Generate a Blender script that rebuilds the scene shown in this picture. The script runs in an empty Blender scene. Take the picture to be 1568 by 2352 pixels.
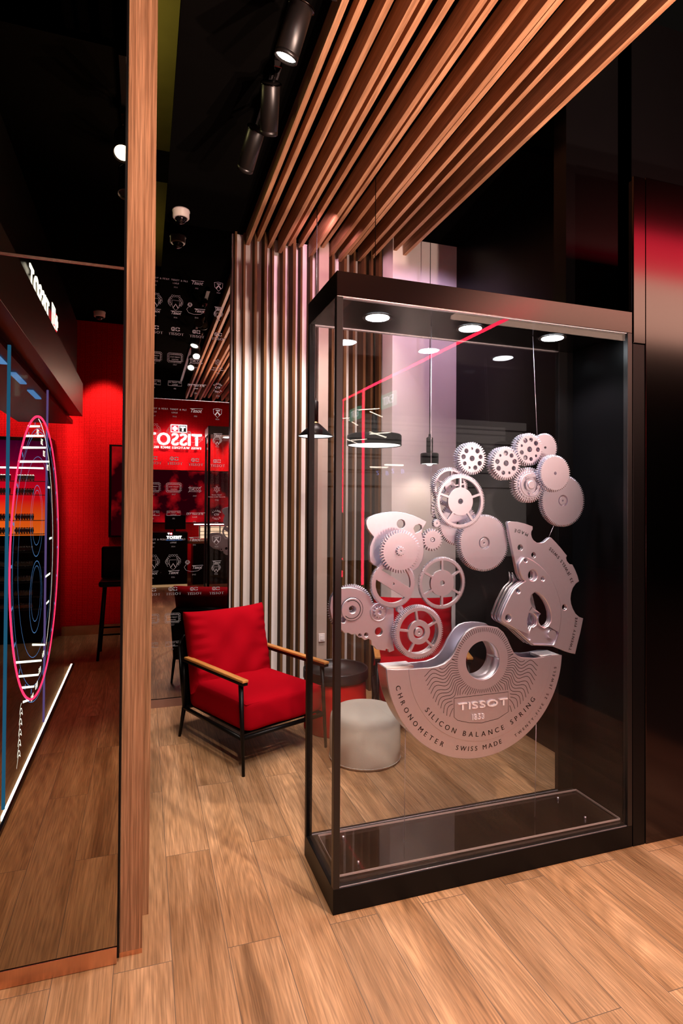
import bpy, bmesh, math, random
from mathutils import Vector, Matrix
random.seed(7)
PI = math.pi
sc = bpy.context.scene
COL = sc.collection

# ------------------------------------------------------------------ camera
F, YAW, PITCH, ROLL, CY, H = 1358.1, 0.321762, 0.0125078, 0.0061145, 1142.77, 1.55
fw = Vector((math.sin(YAW)*math.cos(PITCH), math.cos(YAW)*math.cos(PITCH), math.sin(PITCH)))
rt = Vector((math.cos(YAW), -math.sin(YAW), 0)); up = rt.cross(fw)
R2 = rt*math.cos(ROLL)+up*math.sin(ROLL); U2 = -rt*math.sin(ROLL)+up*math.cos(ROLL)
cd = bpy.data.cameras.new('camera'); cam = bpy.data.objects.new('camera', cd); COL.objects.link(cam)
cam.matrix_world = Matrix(((R2.x, U2.x, -fw.x, 0), (R2.y, U2.y, -fw.y, 0), (R2.z, U2.z, -fw.z, H), (0, 0, 0, 1)))
cd.sensor_fit = 'VERTICAL'; cd.sensor_height = 36; cd.sensor_width = 24
cd.lens = F/2352*36
cd.shift_y = -(1176-CY)/2352
cd.clip_start = 0.02; cd.clip_end = 80
sc.camera = cam
CAMP = Vector((0, 0, H))

def ray(x, y):
    return R2*((x-784)/F) - U2*((y-CY)/F) + fw
def on(x, y, ax, val):
    d = ray(x, y); return CAMP + d*((val-CAMP[ax])/d[ax])
def gp(x, y, yp):                                   # photo point -> (x, z) on the plane y = yp
    p = on(x, y, 1, yp); return (p.x, p.z)

# ------------------------------------------------------------------ world, exposure, light settings
w = bpy.data.worlds.new('world'); sc.world = w; w.use_nodes = True
w.node_tree.nodes['Background'].inputs[0].default_value = (0.9, 0.75, 0.65, 1)
w.node_tree.nodes['Background'].inputs[1].default_value = 0.004
sc.view_settings.view_transform = 'Standard'; sc.view_settings.look = 'None'
sc.view_settings.gamma = 1; sc.view_settings.exposure = 0.0; sc.view_settings.use_curve_mapping = False
sc.cycles.max_bounces = 10; sc.cycles.glossy_bounces = 5; sc.cycles.transparent_max_bounces = 24
sc.cycles.caustics_reflective = False; sc.cycles.caustics_refractive = False
sc.cycles.sample_clamp_indirect = 4.0

def spot(name, loc, target, power, color, angle=60, blend=0.5, radius=0.03):
    l = bpy.data.lights.new(name, 'SPOT'); l.energy = power; l.color = color
    l.spot_size = math.radians(angle); l.spot_blend = blend; l.shadow_soft_size = radius
    o = bpy.data.objects.new(name, l); COL.objects.link(o); o.location = loc
    o.rotation_euler = (Vector(target)-Vector(loc)).to_track_quat('-Z', 'Y').to_euler()
    return o
def area(name, loc, target, power, color, sx, sy, spread=180):
    l = bpy.data.lights.new(name, 'AREA'); l.energy = power; l.color = color
    l.shape = 'RECTANGLE'; l.size = sx; l.size_y = sy; l.spread = math.radians(spread)
    o = bpy.data.objects.new(name, l); COL.objects.link(o); o.location = loc
    o.rotation_euler = (Vector(target)-Vector(loc)).to_track_quat('-Z', 'Y').to_euler()
    return o
WARM = (1.0, 0.82, 0.68); PEACH = (1.0, 0.74, 0.58); COOL = (0.80, 0.90, 1.0); PINK = (1.0, 0.50, 0.62)
# spots over the walkway in front of the display case
spot('spot_walkway', (1.75, 0.25, 3.6), (0.80, 1.65, 0), 400, WARM, 66, 0.7, 0.03)
spot('spot_walkway', (0.20, 0.2, 3.6), (0.20, 1.7, 0), 330, WARM, 66, 0.8, 0.04)
spot('spot_walkway', (2.2, 0.1, 3.6), (1.5, 1.3, 0), 130, PEACH, 64, 0.8, 0.05)
spot('spot_post', (0.55, 1.3, 3.55), (0.0, 2.3, 2.3), 45, PEACH, 40, 0.8, 0.03)
# track heads aimed into the seating corner
spot('spot_track', (0.50, 2.42, 3.34), (0.52, 3.9, 0.4), 95, WARM, 60, 0.5, 0.025)
spot('spot_track', (0.60, 3.02, 3.41), (0.95, 3.9, 0), 45, WARM, 62, 0.6, 0.03)
spot('spot_track', (0.57, 1.98, 3.33), (1.3, 4.6, 1.0), 80, WARM, 62, 0.6, 0.03)
spot('spot_track', (0.57, 1.32, 3.33), (1.9, 3.7, 0.3), 45, WARM, 60, 0.6, 0.03)
# washes from above over the slatted back wall
for xx, pw in ((0.72, 95), (1.0, 95), (1.28, 90), (1.56, 60)):
    spot('spot_wall_wash', (xx, 3.75, 3.52), (xx-0.03, 4.75, 1.5), pw, (1.0, 0.83, 0.77), 62, 0.7, 0.05)
spot('spot_wall_wash', (1.2, 3.9, 3.54), (1.25, 4.75, 2.9), 34, PINK, 130, 0.3, 0.05)
spot('spot_wall_wash', (2.15, 3.5, 3.5), (2.15, 4.4, 2.5), 34, (0.82, 0.55, 0.90), 100, 0.5, 0.05)
# store behind the camera: washers on the red wall
for xx in (-1.2, -0.45, 0.35, 1.15, 1.95):
    spot('spot_red_wall', (xx, -2.55, 3.6), (xx, -3.32, 2.35), 420, (1.0, 0.72, 0.62), 42, 0.5, 0.05)
# added unseen fill spots shining up under the slats, standing in for floor bounce
for (xx, yy, pw) in ((2.3, -1.0, 520), (2.7, -0.2, 520), (1.7, -1.5, 420)):
    spot('spot_slat_fill', (xx, yy, 0.95), (1.35, 1.7, 3.7), pw*1.5, (1.0, 0.68, 0.55), 75, 0.8, 0.04)

# ------------------------------------------------------------------ materials
MATS = {}
def new_mat(name):
    m = bpy.data.materials.new(name); m.use_nodes = True; nt = m.node_tree; nt.nodes.clear()
    out = nt.nodes.new('ShaderNodeOutputMaterial'); MATS[name] = m
    return m, nt, out
def pbr(name, col, rough=0.5, metal=0.0, spec=0.5, noise=0.0, nscale=20, bump=0.0, bscale=60, coat=0.0, stretch=(1, 1, 1), sheen=0.0):
    m, nt, out = new_mat(name); N = nt.nodes; L = nt.links
    b = N.new('ShaderNodeBsdfPrincipled'); L.new(b.outputs[0], out.inputs[0])
    b.inputs['Base Color'].default_value = (*col, 1); b.inputs['Roughness'].default_value = rough
    b.inputs['Metallic'].default_value = metal; b.inputs['Specular IOR Level'].default_value = spec
    b.inputs['Coat Weight'].default_value = coat; b.inputs['Sheen Weight'].default_value = sheen
    tc = N.new('ShaderNodeTexCoord'); mp = N.new('ShaderNodeMapping'); L.new(tc.outputs['Object'], mp.inputs[0])
    mp.inputs['Scale'].default_value = stretch
    nz = N.new('ShaderNodeTexNoise'); nz.inputs['Scale'].default_value = nscale; L.new(mp.outputs[0], nz.inputs['Vector'])
    nz.inputs['Detail'].default_value = 5
    mr = N.new('ShaderNodeMapRange'); L.new(nz.outputs[0], mr.inputs[0])
    mr.inputs['To Min'].default_value = 1-noise; mr.inputs['To Max'].default_value = 1+noise
    hs = N.new('ShaderNodeHueSaturation'); hs.inputs['Color'].default_value = (*col, 1); L.new(mr.outputs[0], hs.inputs['Value'])
    L.new(hs.outputs[0], b.inputs['Base Color'])
    if bump:
        n2 = N.new('ShaderNodeTexNoise'); n2.inputs['Scale'].default_value = bscale; L.new(mp.outputs[0], n2.inputs['Vector'])
        bp = N.new('ShaderNodeBump'); bp.inputs['Strength'].default_value = bump; bp.inputs['Distance'].default_value = 0.002
        L.new(n2.outputs[0], bp.inputs['Height']); L.new(bp.outputs[0], b.inputs['Normal'])
    return m
def emit(name, col, strength):
    m, nt, out = new_mat(name)
    e = nt.nodes.new('ShaderNodeEmission'); e.inputs[0].default_value = (*col, 1); e.inputs[1].default_value = strength
    nt.links.new(e.outputs[0], out.inputs[0]); return m
def glass(name, tint, ior=1.5, refl=1.0, rough=0.0):
    m, nt, out = new_mat(name); N = nt.nodes; L = nt.links
    t = N.new('ShaderNodeBsdfTransparent'); t.inputs[0].default_value = (*tint, 1)
    g = N.new('ShaderNodeBsdfGlossy'); g.inputs['Roughness'].default_value = rough; g.inputs[0].default_value = (refl, refl, refl, 1)
    ge = N.new('ShaderNodeNewGeometry'); dt = N.new('ShaderNodeVectorMath'); dt.operation = 'DOT_PRODUCT'
    L.new(ge.outputs['Normal'], dt.inputs[0]); L.new(ge.outputs['Incoming'], dt.inputs[1])
    def M(op, a, b_):
        n = N.new('ShaderNodeMath'); n.operation = op
        for i, v in enumerate((a, b_)):
            if isinstance(v, (int, float)): n.inputs[i].default_value = v
            elif v is not None: L.new(v, n.inputs[i])
        return n.outputs[0]
    f0 = ((ior-1)/(ior+1))**2
    c1 = M('SUBTRACT', 1.0, M('ABSOLUTE', dt.outputs['Value'], None))
    f = M('ADD', f0, M('MULTIPLY', M('POWER', c1, 5.0), 0.16))
    mx = N.new('ShaderNodeMixShader'); L.new(f, mx.inputs[0]); L.new(t.outputs[0], mx.inputs[1]); L.new(g.outputs[0], mx.inputs[2])
    L.new(mx.outputs[0], out.inputs[0]); return m
def wood(name, c1, c2, grain=(1, 1, 1), gs=30, rough=0.5, pores=0.5, spec=0.3):
    # grain: scale per axis, the long axis small
    m, nt, out = new_mat(name); N = nt.nodes; L = nt.links
    b = N.new('ShaderNodeBsdfPrincipled'); L.new(b.outputs[0], out.inputs[0]); b.inputs['Roughness'].default_value = rough; b.inputs['Specular IOR Level'].default_value = spec
    tc = N.new('ShaderNodeTexCoord'); oi = N.new('ShaderNodeObjectInfo')
    add = N.new('ShaderNodeVectorMath'); add.operation = 'ADD'; L.new(tc.outputs['Object'], add.inputs[0])
    mul = N.new('ShaderNodeVectorMath'); mul.operation = 'SCALE'; mul.inputs['Scale'].default_value = 7.0
    cmb = N.new('ShaderNodeCombineXYZ'); L.new(oi.outputs['Random'], cmb.inputs[0]); L.new(oi.outputs['Random'], cmb.inputs[1]); L.new(oi.outputs['Random'], cmb.inputs[2])
    L.new(cmb.outputs[0], mul.inputs[0]); L.new(mul.outputs[0], add.inputs[1])
    mp = N.new('ShaderNodeMapping'); mp.inputs['Scale'].default_value = grain; L.new(add.outputs[0], mp.inputs[0])
    n1 = N.new('ShaderNodeTexNoise'); n1.inputs['Scale'].default_value = gs; n1.inputs['Detail'].default_value = 6; n1.inputs['Distortion'].default_value = 0.6
    L.new(mp.outputs[0], n1.inputs['Vector'])
    n2 = N.new('ShaderNodeTexNoise'); n2.inputs['Scale'].default_value = gs*5; n2.inputs['Detail'].default_value = 3; L.new(mp.outputs[0], n2.inputs['Vector'])
    r = N.new('ShaderNodeValToRGB'); L.new(n1.outputs[0], r.inputs[0])
    r.color_ramp.elements[0].position = 0.32; r.color_ramp.elements[0].color = (*c1, 1)
    r.color_ramp.elements[1].position = 0.68; r.color_ramp.elements[1].color = (*c2, 1)
    mr = N.new('ShaderNodeMapRange'); L.new(n2.outputs[0], mr.inputs[0]); mr.inputs['From Min'].default_value = 0.3; mr.inputs['From Max'].default_value = 0.7
    mr.inputs['To Min'].default_value = 1-pores*0.5; mr.inputs['To Max'].default_value = 1+pores*0.25
    hs = N.new('ShaderNodeHueSaturation'); L.new(r.outputs[0], hs.inputs['Color']); L.new(mr.outputs[0], hs.inputs['Value'])
    L.new(hs.outputs[0], b.inputs['Base Color'])
    bp = N.new('ShaderNodeBump'); bp.inputs['Strength'].default_value = 0.25; bp.inputs['Distance'].default_value = 0.001
    L.new(n2.outputs[0], bp.inputs['Height']); L.new(bp.outputs[0], b.inputs['Normal'])
    return m

def floor_material():
    m, nt, out = new_mat('oak_plank_floor'); N = nt.nodes; L = nt.links
    b = N.new('ShaderNodeBsdfPrincipled'); L.new(b.outputs[0], out.inputs[0])
    b.inputs['Roughness'].default_value = 0.42; b.inputs['Specular IOR Level'].default_value = 0.35
    tc = N.new('ShaderNodeTexCoord'); sp = N.new('ShaderNodeSeparateXYZ'); L.new(tc.outputs['Object'], sp.inputs[0])
    def M(op, a, bb=None, c=None):
        n = N.new('ShaderNodeMath'); n.operation = op
        for i, v in enumerate((a, bb, c)):
            if v is None: continue
            if isinstance(v, (int, float)): n.inputs[i].default_value = v
            else: L.new(v, n.inputs[i])
        return n.outputs[0]
    W, LN = 0.1872, 1.245
    u = M('DIVIDE', M('SUBTRACT', sp.outputs[0], 0.105), W); k = M('FLOOR', u); fu = M('SUBTRACT', u, k)
    par = M('MULTIPLY', M('ABSOLUTE', M('SUBTRACT', M('MULTIPLY', k, 0.5), M('FLOOR', M('ADD', M('MULTIPLY', k, 0.5), 0.001)))), 1.0)   # 0 or .5
    v = M('DIVIDE', M('SUBTRACT', sp.outputs[1], 2.723), LN); v = M('ADD', v, par); j = M('FLOOR', v); fv = M('SUBTRACT', v, j)
    # joints
    du = M('MULTIPLY', M('MINIMUM', fu, M('SUBTRACT', 1.0, fu)), W); dv = M('MULTIPLY', M('MINIMUM', fv, M('SUBTRACT', 1.0, fv)), LN)
    dj = M('MINIMUM', du, dv); joint = M('LESS_THAN', dj, 0.0013)
    # per-plank random
    cid = N.new('ShaderNodeCombineXYZ'); L.new(k, cid.inputs[0]); L.new(j, cid.inputs[1])
    wn = N.new('ShaderNodeTexWhiteNoise'); wn.noise_dimensions = '2D'; L.new(cid.outputs[0], wn.inputs['Vector'])
    rnd = wn.outputs['Value']
    off = N.new('ShaderNodeVectorMath'); off.operation = 'SCALE'; off.inputs['Scale'].default_value = 9.0; L.new(wn.outputs['Color'], off.inputs[0])
    base = N.new('ShaderNodeVectorMath'); base.operation = 'ADD'; L.new(tc.outputs['Object'], base.inputs[0]); L.new(off.outputs[0], base.inputs[1])
    mp = N.new('ShaderNodeMapping'); mp.inputs['Scale'].default_value = (1, 0.10, 1); L.new(base.outputs[0], mp.inputs[0])
    big = N.new('ShaderNodeTexNoise'); big.inputs['Scale'].default_value = 9; big.inputs['Detail'].default_value = 5; big.inputs['Distortion'].default_value = 0.4
    L.new(mp.outputs[0], big.inputs['Vector'])
    # cathedral rings: fractured contour of a smooth stretched noise
    ringn = N.new('ShaderNodeTexNoise'); ringn.inputs['Scale'].default_value = 4.6; ringn.inputs['Detail'].default_value = 1.0; L.new(mp.outputs[0], ringn.inputs['Vector'])
    rings = M('FRACT', M('MULTIPLY', ringn.outputs[0], 30.0))
    rings = M('ABSOLUTE', M('SUBTRACT', rings, 0.5))
    mp2 = N.new('ShaderNodeMapping'); mp2.inputs['Scale'].default_value = (1, 0.035, 1); L.new(base.outputs[0], mp2.inputs[0])
    fine = N.new('ShaderNodeTexNoise'); fine.inputs['Scale'].default_value = 190; fine.inputs['Detail'].default_value = 4; L.new(mp2.outputs[0], fine.inputs['Vector'])
    r = N.new('ShaderNodeValToRGB'); L.new(big.outputs[0], r.inputs[0])
    e = r.color_ramp.elements
    e[0].position = 0.30; e[0].color = (0.21, 0.103, 0.043, 1); e[1].position = 0.66; e[1].color = (0.46, 0.262, 0.135, 1)
    x = r.color_ramp.elements.new(0.48); x.color = (0.35, 0.187, 0.088, 1)
    val = M('ADD', 0.80, M('MULTIPLY', rnd, 0.30))
    mk = N.new('ShaderNodeMapRange'); L.new(wn.outputs['Color'], mk.inputs[0]); mk.inputs['From Min'].default_value = 0.35; mk.inputs['From Max'].default_value = 0.75
    mk.inputs['To Min'].default_value = 0.15; mk.inputs['To Max'].default_value = 1.0
    rings = M('MULTIPLY', M('SUBTRACT', rings, 0.25), mk.outputs[0])
    val = M('MULTIPLY', val, M('ADD', 1.0, M('MULTIPLY', rings, 0.55)))
    fr = N.new('ShaderNodeMapRange'); L.new(fine.outputs[0], fr.inputs[0]); fr.inputs['From Min'].default_value = 0.3; fr.inputs['From Max'].default_value = 0.7
    fr.inputs['To Min'].default_value = 0.66; fr.inputs['To Max'].default_value = 1.30
    val = M('MULTIPLY', val, fr.outputs[0])
    hs = N.new('ShaderNodeHueSaturation'); L.new(r.outputs[0], hs.inputs['Color']); L.new(val, hs.inputs['Value'])
    mx = N.new('ShaderNodeMixRGB'); L.new(joint, mx.inputs[0]); L.new(hs.outputs[0], mx.inputs[1]); mx.inputs[2].default_value = (0.13, 0.085, 0.055, 1)
    L.new(mx.outputs[0], b.inputs['Base Color'])
    bp = N.new('ShaderNodeBump'); bp.inputs['Strength'].default_value = 0.3; bp.inputs['Distance'].default_value = 0.001
    hh = M('SUBTRACT', fine.outputs[0], M('MULTIPLY', joint, 1.5)); L.new(hh, bp.inputs['Height']); L.new(bp.outputs[0], b.inputs['Normal'])
    return m
def red_wall_material():
    m, nt, out = new_mat('red_relief_wall'); N = nt.nodes; L = nt.links
    b = N.new('ShaderNodeBsdfPrincipled'); L.new(b.outputs[0], out.inputs[0]); b.inputs['Roughness'].default_value = 0.6; b.inputs['Specular IOR Level'].default_value = 0.1
    tc = N.new('ShaderNodeTexCoord'); mp = N.new('ShaderNodeMapping'); L.new(tc.outputs['Object'], mp.inputs[0]); mp.inputs['Rotation'].default_value = (PI/2, 0, 0)
    br = N.new('ShaderNodeTexBrick'); L.new(mp.outputs[0], br.inputs['Vector'])
    br.inputs['Color1'].default_value = (0.80, 0.004, 0.012, 1); br.inputs['Color2'].default_value = (0.72, 0.003, 0.010, 1); br.inputs['Mortar'].default_value = (0.42, 0.0, 0.002, 1)
    br.inputs['Scale'].default_value = 1.0; br.inputs['Brick Width'].default_value = 0.06; br.inputs['Row Height'].default_value = 0.020; br.inputs['Mortar Size'].default_value = 0.0022
    br.offset = 0.37; br.squash = 0.45; br.squash_frequency = 3; br.offset_frequency = 1
    L.new(br.outputs[0], b.inputs['Base Color'])
    bp = N.new('ShaderNodeBump'); bp.inputs['Distance'].default_value = 0.004; bp.inputs['Strength'].default_value = 0.6
    L.new(br.outputs['Fac'], bp.inputs['Height']); bp.invert = True; L.new(bp.outputs[0], b.inputs['Normal'])
    return m
def smoke_screen(name, c_hi, c_lo, strength, scale=1.6):
    m, nt, out = new_mat(name); N = nt.nodes; L = nt.links
    tc = N.new('ShaderNodeTexCoord'); nz = N.new('ShaderNodeTexNoise'); L.new(tc.outputs['Object'], nz.inputs['Vector'])
    nz.inputs['Scale'].default_value = scale; nz.inputs['Detail'].default_value = 5
    r = N.new('ShaderNodeValToRGB'); L.new(nz.outputs[0], r.inputs[0])
    r.color_ramp.elements[0].position = 0.45; r.color_ramp.elements[0].color = (*c_lo, 1)
    r.color_ramp.elements[1].position = 0.68; r.color_ramp.elements[1].color = (*c_hi, 1)
    e = N.new('ShaderNodeEmission'); L.new(r.outputs[0], e.inputs[0]); e.inputs[1].default_value = strength
    L.new(e.outputs[0], out.inputs[0]); return m

m_floor = floor_material()
m_slat = wood('oak_slat', (0.34, 0.155, 0.075), (0.55, 0.29, 0.155), (1, 0.04, 1), 28, 0.5, 0.6)
m_wslat = wood('walnut_slat', (0.060, 0.028, 0.011), (0.14, 0.068, 0.027), (1, 1, 0.04), 30, 0.7, 0.6, 0.06)
m_post = wood('oak_post', (0.20, 0.095, 0.045), (0.40, 0.215, 0.115), (1, 1, 0.012), 110, 0.55, 1.0, 0.15)
m_arm = wood('teak_arm', (0.42, 0.17, 0.04), (0.62, 0.28, 0.08), (1, 0.1, 1), 20, 0.35, 0.4)
m_counter = wood('counter_wood', (0.30, 0.15, 0.07), (0.45, 0.25, 0.13), (0.1, 1, 1), 20, 0.4, 0.4)
m_black = pbr('black_satin_metal', (0.003, 0.0026, 0.0026), 0.36, 0.0, 0.15, 0.1, 40, 0.05, 300)
m_blackfr = pbr('black_anodised_frame', (0.007, 0.0055, 0.005), 0.36, 0.0, 0.5, 0.08, 60)
m_canopy = pbr('brown_black_anodised_canopy', (0.060, 0.047, 0.044), 0.22, 1.0, 0.5, 0.08, 60)
m_blackwall = pbr('black_lacquer_wall', (0.0025, 0.0022, 0.0024), 0.30, 0.0, 0.12, 0.1, 10)
m_panel = pbr('dark_steel_panel', (0.060, 0.048, 0.046), 0.13, 1.0, 0.5, 0.03, 90)
m_ceil = pbr('black_ceiling_paint', (0.003, 0.0027, 0.0024), 0.9, 0, 0.0, 0.15, 8)
m_olive = pbr('olive_void_paint', (0.16, 0.135, 0.03), 0.8, 0, 0.2, 0.2, 6)
m_white = pbr('white_wall_paint', (0.80, 0.74, 0.72), 0.7, 0, 0.2, 0.04, 25, 0.08, 90)
m_taupe = pbr('taupe_panel', (0.42, 0.33, 0.28), 0.7, 0, 0.2, 0.04, 25)
m_mirror = pbr('bronze_mirror', (0.35, 0.30, 0.215), 0.008, 1.0, 0.5, 0.05, 3)
m_mirror2 = pbr('smoked_mirror', (0.36, 0.33, 0.31), 0.012, 1.0, 0.5, 0.05, 3)
m_copper = pbr('brushed_copper', (0.72, 0.40, 0.25), 0.24, 1.0, 0.5, 0.12, 30, 0.1, 200, stretch=(8, 1, 0.3))
m_steel = pbr('satin_silver', (0.70, 0.695, 0.80), 0.40, 0.97, 0.5, 0.05, 60, 0.08, 800)
m_rose = pbr('rose_grey_metal', (0.42, 0.30, 0.27), 0.35, 0.9)
m_steel2 = pbr('satin_silver_rim', (0.68, 0.665, 0.74), 0.26, 0.9, 0.5, 0.05, 60, 0.05, 600)
m_gold = pbr('brass', (0.75, 0.5, 0.18), 0.25, 1.0)
m_ink = pbr('black_ink', (0.006, 0.005, 0.006), 0.6)
m_print = pbr('pale_print', (0.30, 0.285, 0.30), 0.8)
m_print2 = pbr('faint_print', (0.13, 0.12, 0.13), 0.8)
m_red = pbr('red_woven_fabric', (0.30, 0.0015, 0.007), 0.9, 0, 0.03, 0.14, 350, 0.5, 420)
m_redv = pbr('red_pouf_fabric', (0.50, 0.004, 0.006), 0.9, 0, 0.03, 0.10, 300, 0.4, 400)
m_cream = pbr('cream_boucle', (0.46, 0.42, 0.36), 0.9, 0, 0.05, 0.10, 250, 0.5, 350)
m_tray = pbr('black_tray', (0.010, 0.009, 0.009), 0.38, 0, 0.5, 0.1, 50, 0.1, 250)
m_whitepl = pbr('white_plastic', (0.75, 0.68, 0.66), 0.45, 0, 0.4)
m_dome = pbr('dark_dome', (0.004, 0.004, 0.006), 0.05, 0, 0.8)
m_board = pbr('black_gloss_board', (0.012, 0.008, 0.007), 0.04, 0.0, 0.35)
m_redwall = red_wall_material()
m_pane = glass('clear_pane', (0.985, 0.985, 0.985), 1.42, 0.65)
m_acryl = glass('clear_acrylic', (0.93, 0.90, 0.90), 1.5)
m_acedge = pbr('acrylic_edge', (0.40, 0.33, 0.31), 0.3, 0, 0.5)
m_lamp = emit('lamp_white', (1.0, 0.93, 0.84), 35)
m_dl = emit('downlight_disc', (0.86, 0.94, 1.0), 75)
m_pend = emit('pendant_diffuser', (1.0, 0.94, 0.9), 2.2)
m_pendc = emit('pendant_bulb', (1.0, 0.92, 0.8), 14)
m_led = emit('white_led_strip', (0.80, 0.88, 1.0), 16)
m_neon = emit('red_neon', (1.0, 0.02, 0.10), 9)
m_etch = emit('edge_lit_etching', (0.80, 0.90, 1.0), 7)
m_etchb = emit('blue_edge_lit_etching', (0.12, 0.35, 1.0), 2.2)
m_letter = emit('lit_letter', (0.95, 0.98, 1.0), 16)
m_letterr = emit('lit_red_square', (1.0, 0.02, 0.05), 5)
m_smoke = smoke_screen('red_smoke_screen', (0.9, 0.01, 0.02), (0.03, 0.0, 0.004), 1.5, 2.2)
m_glowred = emit('red_backlight', (1.0, 0.03, 0.03), 1.7)
m_gloworange = emit('orange_backlight', (1.0, 0.16, 0.02), 2.3)
m_glowgrad, nt_, out_ = new_mat('purple_to_orange_screen')
tc_ = nt_.nodes.new('ShaderNodeTexCoord'); sp_ = nt_.nodes.new('ShaderNodeSeparateXYZ'); nt_.links.new(tc_.outputs['Object'], sp_.inputs[0])
mr_ = nt_.nodes.new('ShaderNodeMapRange'); nt_.links.new(sp_.outputs[2], mr_.inputs[0]); mr_.inputs['From Min'].default_value = 1.19; mr_.inputs['From Max'].default_value = 2.24
cr_ = nt_.nodes.new('ShaderNodeValToRGB'); nt_.links.new(mr_.outputs[0], cr_.inputs[0]); el_ = cr_.color_ramp.elements
el_[0].position = 0.0; el_[0].color = (1.0, 0.20, 0.02, 1); el_[1].position = 1.0; el_[1].color = (0.05, 0.0, 0.03, 1)
for p_, c_ in ((0.22, (0.95, 0.10, 0.01, 1)), (0.38, (0.85, 0.006, 0.015, 1)), (0.62, (0.55, 0.0, 0.03, 1)), (0.8, (0.15, 0.0, 0.04, 1))):
    x_ = el_.new(p_); x_.color = c_
em_ = nt_.nodes.new('ShaderNodeEmission'); nt_.links.new(cr_.outputs[0], em_.inputs[0]); em_.inputs[1].default_value = 2.4; nt_.links.new(em_.outputs[0], out_.inputs[0])
m_shelf = emit('lit_shelf', (1.0, 0.72, 0.5), 3.0)
m_tube = emit('tube_light', (1.0, 0.85, 0.68), 30)
m_malllight = emit('luminous_ceiling', (1.0, 0.60, 0.45), 7)
m_mallred = emit('red_led_cove', (1.0, 0.02, 0.06), 8)
m_redline = emit('red_led_line', (1.0, 0.02, 0.07), 30)
m_exit = emit('exit_green', (0.02, 0.32, 0.22), 10)
m_exitw = emit('exit_letters', (0.85, 0.9, 1.0), 14)
m_mallwall = emit('bright_mall_front', (1.0, 0.82, 0.74), 0.8)
m_sb = emit('blue_letters', (0.35, 0.42, 1.0), 8)

# ------------------------------------------------------------------ mesh helpers
def link(name, me, mat, parent=None, loc=None, smooth=False):
    if mat is not None:
        for m_ in (mat if isinstance(mat, (list, tuple)) else [mat]): me.materials.append(m_)
    o = bpy.data.objects.new(name, me); COL.objects.link(o)
    if parent is not None: o.parent = parent
    if loc is not None: o.location = loc
    if smooth:
        for p in me.polygons: p.use_smooth = True
    return o
def thing(name, label, cat, loc=(0, 0, 0), rz=0.0, group=None):
    o = bpy.data.objects.new(name, None); COL.objects.link(o); o.location = loc; o.rotation_euler = (0, 0, rz); o.empty_display_size = 0.05
    return tag(o, label, cat, group)
def tag(o, label, cat, group=None):
    o['label'] = label; o['category'] = cat
    if group: o['group'] = group
    return o
def struct(o): o['kind'] = 'structure'; return o
class MB:
    def __init__(s): s.bm = bmesh.new()
    def box(s, x0, x1, y0, y1, z0, z1, mi=0):
        vs = [s.bm.verts.new((x, y, z)) for z in (z0, z1) for y in (y0, y1) for x in (x0, x1)]
        for f in ((0, 2, 3, 1), (4, 5, 7, 6), (0, 1, 5, 4), (2, 6, 7, 3), (0, 4, 6, 2), (1, 3, 7, 5)):
            s.bm.faces.new([vs[i] for i in f]).material_index = mi
        return s
    def prism(s, pts, a, b):             # pts: list of 3D, extruded by vector from a to b offsets
        n = len(pts); A = [s.bm.verts.new(Vector(p)+Vector(a)) for p in pts]; B = [s.bm.verts.new(Vector(p)+Vector(b)) for p in pts]
        s.bm.faces.new(A); s.bm.faces.new(B[::-1])
        for i in range(n): s.bm.faces.new((A[i], B[i], B[(i+1) % n], A[(i+1) % n]))
        return s
    def tube(s, p, q, r0, r1=None, n=14, caps=True):
        r1 = r0 if r1 is None else r1; p = Vector(p); q = Vector(q); d = (q-p).normalized()
        a = d.orthogonal().normalized(); b = d.cross(a)
        A = []; B = []
        for i in range(n):
            t = 2*PI*i/n; v = a*math.cos(t)+b*math.sin(t)
            A.append(s.bm.verts.new(p+v*r0)); B.append(s.bm.verts.new(q+v*r1))
        for i in range(n):
            f = s.bm.faces.new((A[i], A[(i+1) % n], B[(i+1) % n], B[i])); f.smooth = True
        if caps: s.bm.faces.new(A[::-1]); s.bm.faces.new(B)
        return s
    def path(s, pts, r, n=6):
        for a, b in zip(pts, pts[1:]): s.tube(a, b, r, r, n, True)
        return s
    def lathe(s, prof, c=(0, 0, 0), n=48, smooth=True):   # prof: (r, z)
        rings = []
        for (r, z) in prof:
            if r < 1e-6: rings.append([s.bm.verts.new((c[0], c[1], c[2]+z))])
            else: rings.append([s.bm.verts.new((c[0]+r*math.cos(2*PI*i/n), c[1]+r*math.sin(2*PI*i/n), c[2]+z)) for i in range(n)])
        for A, B in zip(rings, rings[1:]):
            for i in range(n):
                j = (i+1) % n
                if len(A) == 1 and len(B) == 1: continue
                if len(A) == 1: f = s.bm.faces.new((A[0], B[j], B[i]))
                elif len(B) == 1: f = s.bm.faces.new((A[i], A[j], B[0]))
                else: f = s.bm.faces.new((A[i], A[j], B[j], B[i]))
                f.smooth = smooth
        return s
    def done(s, name, mat, parent=None, loc=None, bevel=0.0, norm=True):
        if norm: bmesh.ops.recalc_face_normals(s.bm, faces=s.bm.faces)
        me = bpy.data.meshes.new(name); s.bm.to_mesh(me); s.bm.free()
        o = link(name, me, mat, parent, loc)
        if bevel:
            b = o.modifiers.new('bevel', 'BEVEL'); b.width = bevel; b.segments = 2; b.limit_method = 'ANGLE'
        return o
def box(name, x0, x1, y0, y1, z0, z1, mat, parent=None, bevel=0.0, loc=None):
    return MB().box(x0, x1, y0, y1, z0, z1).done(name, mat, parent, loc, bevel)

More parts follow.
